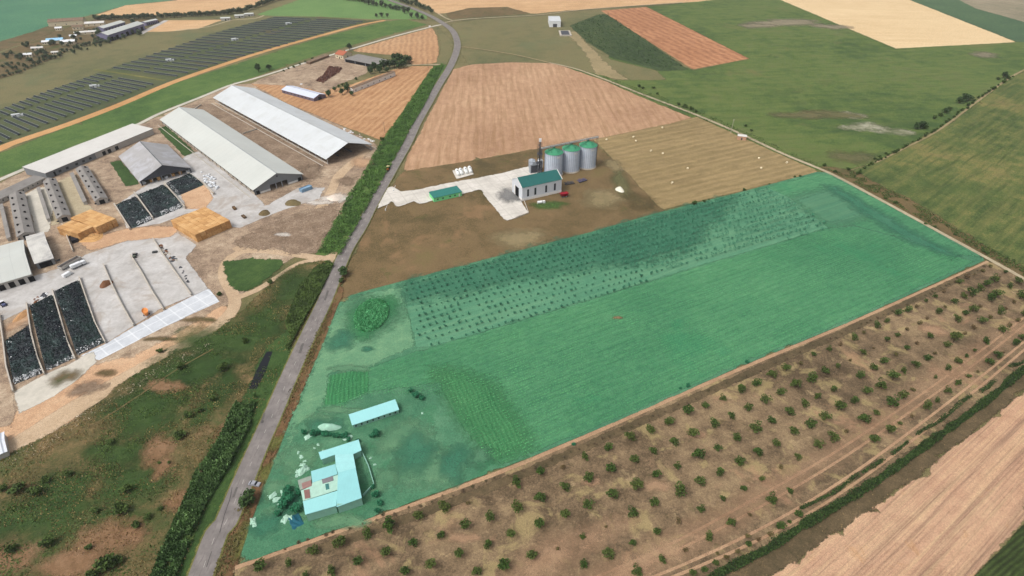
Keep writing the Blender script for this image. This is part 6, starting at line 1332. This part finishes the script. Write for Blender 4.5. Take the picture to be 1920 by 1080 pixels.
# skip
def skip(label, px, py, head, L, W, H, col):
    g = G(px, py); t = empty('skip', label, 'container', (g.x, g.y, 0), head); m = pmat('skip_paint', col, var=.2); bm = bmesh.new()
    for b_ in ((-L/2, L/2, -W/2, -W/2+.1), (-L/2, L/2, W/2-.1, W/2), (-L/2, -L/2+.1, -W/2+.1, W/2-.1), (L/2-.1, L/2, -W/2+.1, W/2-.1)): box(bm, *b_, .2, H)
    box(bm, -L/2, L/2, -W/2, W/2, .1, .2); obj('container_shell', bm, m, t)
    bm = bmesh.new(); box(bm, -L/2+.15, L/2-.15, -W/2+.15, W/2-.15, .3, H*.8); obj('load', bm, pmat('skip_load_mat', tuple([min(1, x*1.2) for x in col[:3]]+[1]), var=.3, bump=.3), t)
    for i in range(4): bm = bmesh.new(); x_ = -L/2+.4+i*(L-.8)/3; box(bm, x_-.08, x_+.08, -W/2-.1, -W/2, .2, H-.1); obj('rib', bm, m, t)
skip('blue-grey open container standing below the second barn', 574, 357, hd((560,362),(586,352)), 8.5, 3.6, 2.6, C(128,158,182))
skip('dark open container between the sandy yard walls and the straw', 140, 451, hd((136,440),(146,458)), 7.5, 3.6, 2.2, C(40,40,46))
skip('small brown trough nearest the second barn, on the pavement', 440, 392, hd((436,386),(446,398)), 4.5, 1.8, 1.3, C(104,80,54))
skip('small brown trough between the pavement edge and the large straw stack', 458, 408, hd((452,403),(463,412)), 4.5, 1.8, 1.3, C(96,78,58))
skip('small dark trough beside the last bay wall', 291, 474, .3, 2.6, 1.6, 1.0, C(70,72,74))
# white bags
bagm = pmat('white_bag_mat', C(214,218,222), var=.2, bump=.1); bb = bmesh.new(); bmesh.ops.create_icosphere(bb, subdivisions=2, radius=1.0)
for v in bb.verts: v.co = Vector((max(-.8, min(.8, v.co.x*1.1)), max(-.8, min(.8, v.co.y*1.1)), max(-.7, min(.75, v.co.z))+.7)); v.co *= 1+random.uniform(-.05, .05)
bag0 = obj('white_bag', bb, bagm, smooth=True); k = 0
for i in range(30):
    u, v = random.random(), random.random(); px = 376+u*26+v*10+random.uniform(-2, 2); py = 322+u*8+v*28; g = G(px, py)
    o = bag0 if k == 0 else bag0.copy()
    if k: COL.objects.link(o)
    s_ = random.uniform(.8, 1.3); o.location = (g.x, g.y, 0); o.scale = (s_*random.uniform(.8, 1.2), s_, s_*random.uniform(.7, 1)); o.rotation_euler = (0, 0, random.uniform(0, 3)); tag(o, 'bulging white bag in the pile beside the right upper silage heap', 'bag', 'white bags beside the silage'); k += 1
# round bales in the mown field
rb = bmesh.new(); cyl(rb, (-.75, 0, .85), (.75, 0, .85), .85, .85, 20); bmesh.ops.bevel(rb, geom=list(rb.edges), offset=.06, segments=1, affect='EDGES')
for v in rb.verts: v.co *= .85
rb0 = obj('round_bale', rb, pmat('pale_bale_mat', C(226,212,180), var=.15, bump=.1)); 
for k, (a, b) in enumerate(((1242,240.5),(1187.5,258),(1192,265.5),(1220.5,284),(1242.5,289),(1289,317),(1422.5,298),(1427,316.5),(1260,344),(1475,306),(1137,263))):
    o = rb0 if k == 0 else rb0.copy()
    if k: COL.objects.link(o)
    g = G(a, b); o.location = (g.x, g.y, 0); o.rotation_euler = (0, 0, random.uniform(0, 3)); tag(o, 'pale round bale lying alone on the mown field', 'round bale', 'round bales on the mown field')
# red wagon and harrows beside the hall
g = G(1057, 369); t = empty('grain_wagon', 'dark red wagon against the right corner of the grain hall', 'wagon', (g.x, g.y, 0), .35); rm = pmat('wagon_red_mat', C(150,30,44), rough=.45, var=.2)
bm = bmesh.new(); A = [bm.verts.new(p) for p in ((-2,-.9,1),(2,-.9,1),(2,.9,1),(-2,.9,1))]; B = [bm.verts.new(p) for p in ((-3,-1.6,3),(3,-1.6,3),(3,1.6,3),(-3,1.6,3))]
for i in range(4): bm.faces.new((A[i], A[(i+1) % 4], B[(i+1) % 4], B[i]))
bm.faces.new(A[::-1]); Z = [bm.verts.new(p) for p in ((-2.7,-1.3,2.5),(2.7,-1.3,2.5),(2.7,1.3,2.5),(-2.7,1.3,2.5))]
for i in range(4): bm.faces.new((B[i], B[(i+1) % 4], Z[(i+1) % 4], Z[i]))
bm.faces.new(Z); obj('hopper', bm, rm, t)
for x_ in (-1.4, 1.4):
    for s_ in (-1, 1): wheel(t, x_, s_*1.35, .6, .4)
bm = bmesh.new(); cyl(bm, (2.4, 0, .9), (4.4, 0, .7), .12, .12, 6); obj('drawbar', bm, rm, t)
for px, py, col, lab, sd in ((1067,345,C(58,70,90),'dark blue-grey harrow right of the grain hall, nearer of two',1),(1091,340,C(96,96,140),'purple-blue harrow right of the grain hall, farther of two',2)):
    g = G(px, py); t = empty('harrow', lab, 'harrow', (g.x, g.y, 0), .3*sd); m = pmat('harrow_mat', col, var=.3)
    bm = bmesh.new()
    for y_ in (-1.6, 0, 1.6): cyl(bm, (-3.6, y_, 1), (3.6, y_, 1), .16, .16, 6)
    for x_ in (-3, -1, 1, 3): cyl(bm, (x_, -1.6, 1), (x_, 1.6, 1), .14, .14, 6)
    cyl(bm, (0, 1.6, 1), (0, 4, .6), .16, .12, 6); obj('frame', bm, m, t)
    for i in range(13): bm = bmesh.new(); x_ = -3.6+i*.6; cyl(bm, (x_, -1.2, .55), (x_+.1, -1.2, .55), .5, .5, 12); obj('disc', bm, dsteel, t)
    for s_ in (-1, 1): wheel(t, s_*2, .9, .45, .3)
# scrap in the old yard
SP = [(592,152),(606,142),(618,125),(642,128),(636,136),(606,156)]
x, y = scatter(SP, 2600, 77); z = rng.random(len(x))*1.6
tag(leaves('scrap_pile', np.stack([x, y, z], 1), rng.uniform(.6, 1.6, len(x)), leafmat('rust_scrap_mat', C(70,44,38), C(132,92,78), scale=.3), flat=1), 'reddish-brown heap of scrap metal in the old yard', 'scrap', kind='stuff')
def sheeted(label, px, py, r, mat, name='plastic_sheet', cat='sheet', group=None, h=.7):
    g = G(px, py); bm = bmesh.new(); n = 7; rr = random.Random(px*7+py); gr = []
    for i in range(n):
        row = []
        for j in range(n): u, v = i/(n-1)*2-1, j/(n-1)*2-1; row.append(bm.verts.new((u*r*(1+rr.uniform(-.15, .15)), v*r*.7*(1+rr.uniform(-.15, .15)), h*max(0, 1-max(abs(u), abs(v))**2)*rr.uniform(.5, 1.1)+.15)))
        gr.append(row)
    for i in range(n-1):
        for j in range(n-1): bm.faces.new((gr[i][j], gr[i+1][j], gr[i+1][j+1], gr[i][j+1]))
    o = obj(name, bm, mat); o.location = (g.x, g.y, 0); o.rotation_euler = (0, 0, rr.uniform(0, 3)); return tag(o, label, cat, group)
for (a, b, r) in ((598,150,1.2),(615,140,1.5),(622,134,1.3),(618,147,1),(565,158,1.5)): sheeted('white scrap sheet lying on the reddish scrap heap', a, b, r, white_plastic, group='white scraps in the old yard')
junk = pmat('pale_junk_mat', C(164,200,180), var=.2, bump=.1)
for (a, b, r) in ((567,873,1.6),(572,866,1.1),(578,820,2.2),(652,822,2.4),(597,835,1.0),(565,858,1.6),(558,885,1.4),(557,893,1.2),(512,930,2.2),(535,925,2.8),(540,922,2),(520,938,2),(525,945,1.4),(535,975,2.4),(545,973,1.6),(475,978,1.8),(478,985,1.4),(590,842,.8),(560,850,1.0),(606,848,1.1),(695,860,.8),(703,872,.8),(792,776,.8)): sheeted('pale discarded sheet or drum cover in the yard around the farmstead', a, b, r, junk, group='pale junk around the farmstead')
sheeted('round pale tank cover left of the farmstead roofs', 569, 883, 2.6, junk, h=1.6)
sheeted('blue tarpaulin on the ground below the garden trees left of the farmstead', 555, 978, 3.6, pmat('blue_tarp_mat', C(30,88,104), var=.2), h=.9)
for i in range(30):
    a = random.uniform(300, 332); b = 462+(a-300)*1.0+random.uniform(-5, 6); sheeted('brown or pale debris piled along the right side of the last bay wall', a, b, random.uniform(.5, 1.5), (brown_heap, conc_o, dsteel)[i % 3], 'debris', 'debris', 'debris along the last bay wall')
for i in range(16):
    a = random.uniform(335, 358); b = 500+(a-335)*1.9+random.uniform(-3, 3); sheeted('small dark debris along the lower end of the last bay wall', a+3, b, random.uniform(.4, .8), dsteel, 'debris', 'debris', 'small debris along the last bay wall')
for i in range(14):
    a = random.uniform(60, 88); sheeted('mixed scrap at the head of the black silage heaps', a, 568-(a-60)*.5+random.uniform(-6, 3), random.uniform(.5, 1.3), (brown_heap, white_plastic, dsteel)[i % 3], 'debris', 'debris', 'scrap at the head of the silage')
for i in range(22):
    a = random.uniform(640, 705); sheeted('grey-white rubble along the back edge of the white barn', a, 240+(a-640)*.42+random.uniform(-2, 3), random.uniform(.6, 1.5), (conc_o, white_plastic)[i % 2], 'rubble', 'rubble', 'rubble behind the white barn')
tag(leaves('rubble', (lambda x, y: np.stack([x, y, rng.random(len(x))*.5], 1))(*scatter([(440,455),(520,415),(640,370),(655,340),(690,310),(640,400),(600,470),(520,476),(460,468)], 1500, 88)), .5, leafmat('rubble_bit_mat', C(118,102,86), C(196,180,160), scale=.1), flat=1), 'loose rubble and clods on the waste ground by the track', 'rubble', kind='stuff')
tag(leaves('track_stones', (lambda x, y: np.stack([x, y, rng.random(len(x))*.3], 1))(*scatter([(60,835),(250,715),(330,668),(400,640),(395,655),(330,690),(250,735),(140,805),(70,855),(0,880),(0,868)], 1800, 89)), .6, leafmat('stone_mat', C(150,128,104), C(226,212,190), scale=.1), flat=1), 'pale stones along the edge of the sandy ground', 'stones', kind='stuff')
# --- poles
def pole(label, px, py, H, mat=wood, arm=True, tilt=0, group=None):
    g = G(px, py); t = empty('utility_pole', label, 'pole', (g.x, g.y, 0), .4, group); t.rotation_euler = (0, tilt, .4); bm = bmesh.new(); cyl(bm, (0, 0, 0), (0, 0, H), .18, .12, 8); obj('shaft', bm, mat, t)
    if arm:
        bm = bmesh.new(); box(bm, -.9, .9, -.06, .06, H-.9, H-.75); obj('crossarm', bm, mat, t)
        for x_ in (-.8, 0, .8): bm = bmesh.new(); cyl(bm, (x_, 0, H-.75), (x_, 0, H-.5), .07, .05, 6); obj('insulator', bm, white_plastic, t)
pole('dark wooden pole at the edge of the ploughed field by the thicket', 722, 250, 10)
pole('dark wooden pole beside the small path by the striped stubble', 803, 128, 10)
pole('pale concrete pole beside the brick hut on the field track', 1370, 250, 12.5, conc_o)
def boom(label, p0, H, lean):
    g = G(*p0); t = empty('gate_boom', label, 'barrier', (g.x, g.y, 0), lean); bm = bmesh.new(); cyl(bm, (0, 0, .9), (H*.42, 0, H), .13, .1, 6); obj('arm', bm, white_plastic, t); bm = bmesh.new(); box(bm, -.3, .3, -.3, .3, 0, 1.3); obj('barrier_post', bm, white_plastic, t)
boom('white raised barrier pole on the upper side of the lane entrance', (738,359), 4.5, .4); boom('white raised barrier pole on the lower side of the lane entrance', (723,395), 4.2, .4)
g = G(806, 53); t = empty('road_sign', 'small white sign at the farm lane turning near the bend', 'sign', (g.x, g.y, 0)); bm = bmesh.new(); cyl(bm, (0, 0, 0), (0, 0, 3), .1, .1, 6); obj('post', bm, steel, t); bm = bmesh.new(); box(bm, -1.4, 1.4, -.14, -.06, 2, 3.8); obj('panel', bm, white_plastic, t)
# rail fence and pens beside the barns
wallrun('yard_wall', 'low pale wall across the far end of the yard between the long barns', [(352,214),(378,197)], 1.2, .4, conc_o)
wallrun('yard_wall', 'thin pale wall crossing the middle of the dirt yard between the long barns', [(455,252),(482,243)], 1.2, .4, conc_o)
wallrun('edge_wall', 'low concrete edge round the apron in front of the grain hall', [(981,372),(991,400),(966,410)], .9, .4, conc_o)
print('orchard', NORCH, 'saplings', len(sap))

# ================================================================ haze: one closed box of even air round everything
bm = bmesh.new(); box(bm, -9010, 9010, -1510, 14010, -1.0, CH+6)
hm = bpy.data.materials.new('haze_mat'); hm.use_nodes = True; t_ = hm.node_tree; t_.nodes.clear()
pv = t_.nodes.new('ShaderNodeVolumePrincipled'); pv.inputs['Color'].default_value = (.86, .88, .90, 1); pv.inputs['Density'].default_value = .00009; pv.inputs['Anisotropy'].default_value = .2
ho_ = t_.nodes.new('ShaderNodeOutputMaterial'); t_.links.new(pv.outputs[0], ho_.inputs['Volume'])
tag(obj('haze', bm, hm), 'thin pale summer haze over the whole landscape', 'haze', kind='stuff')
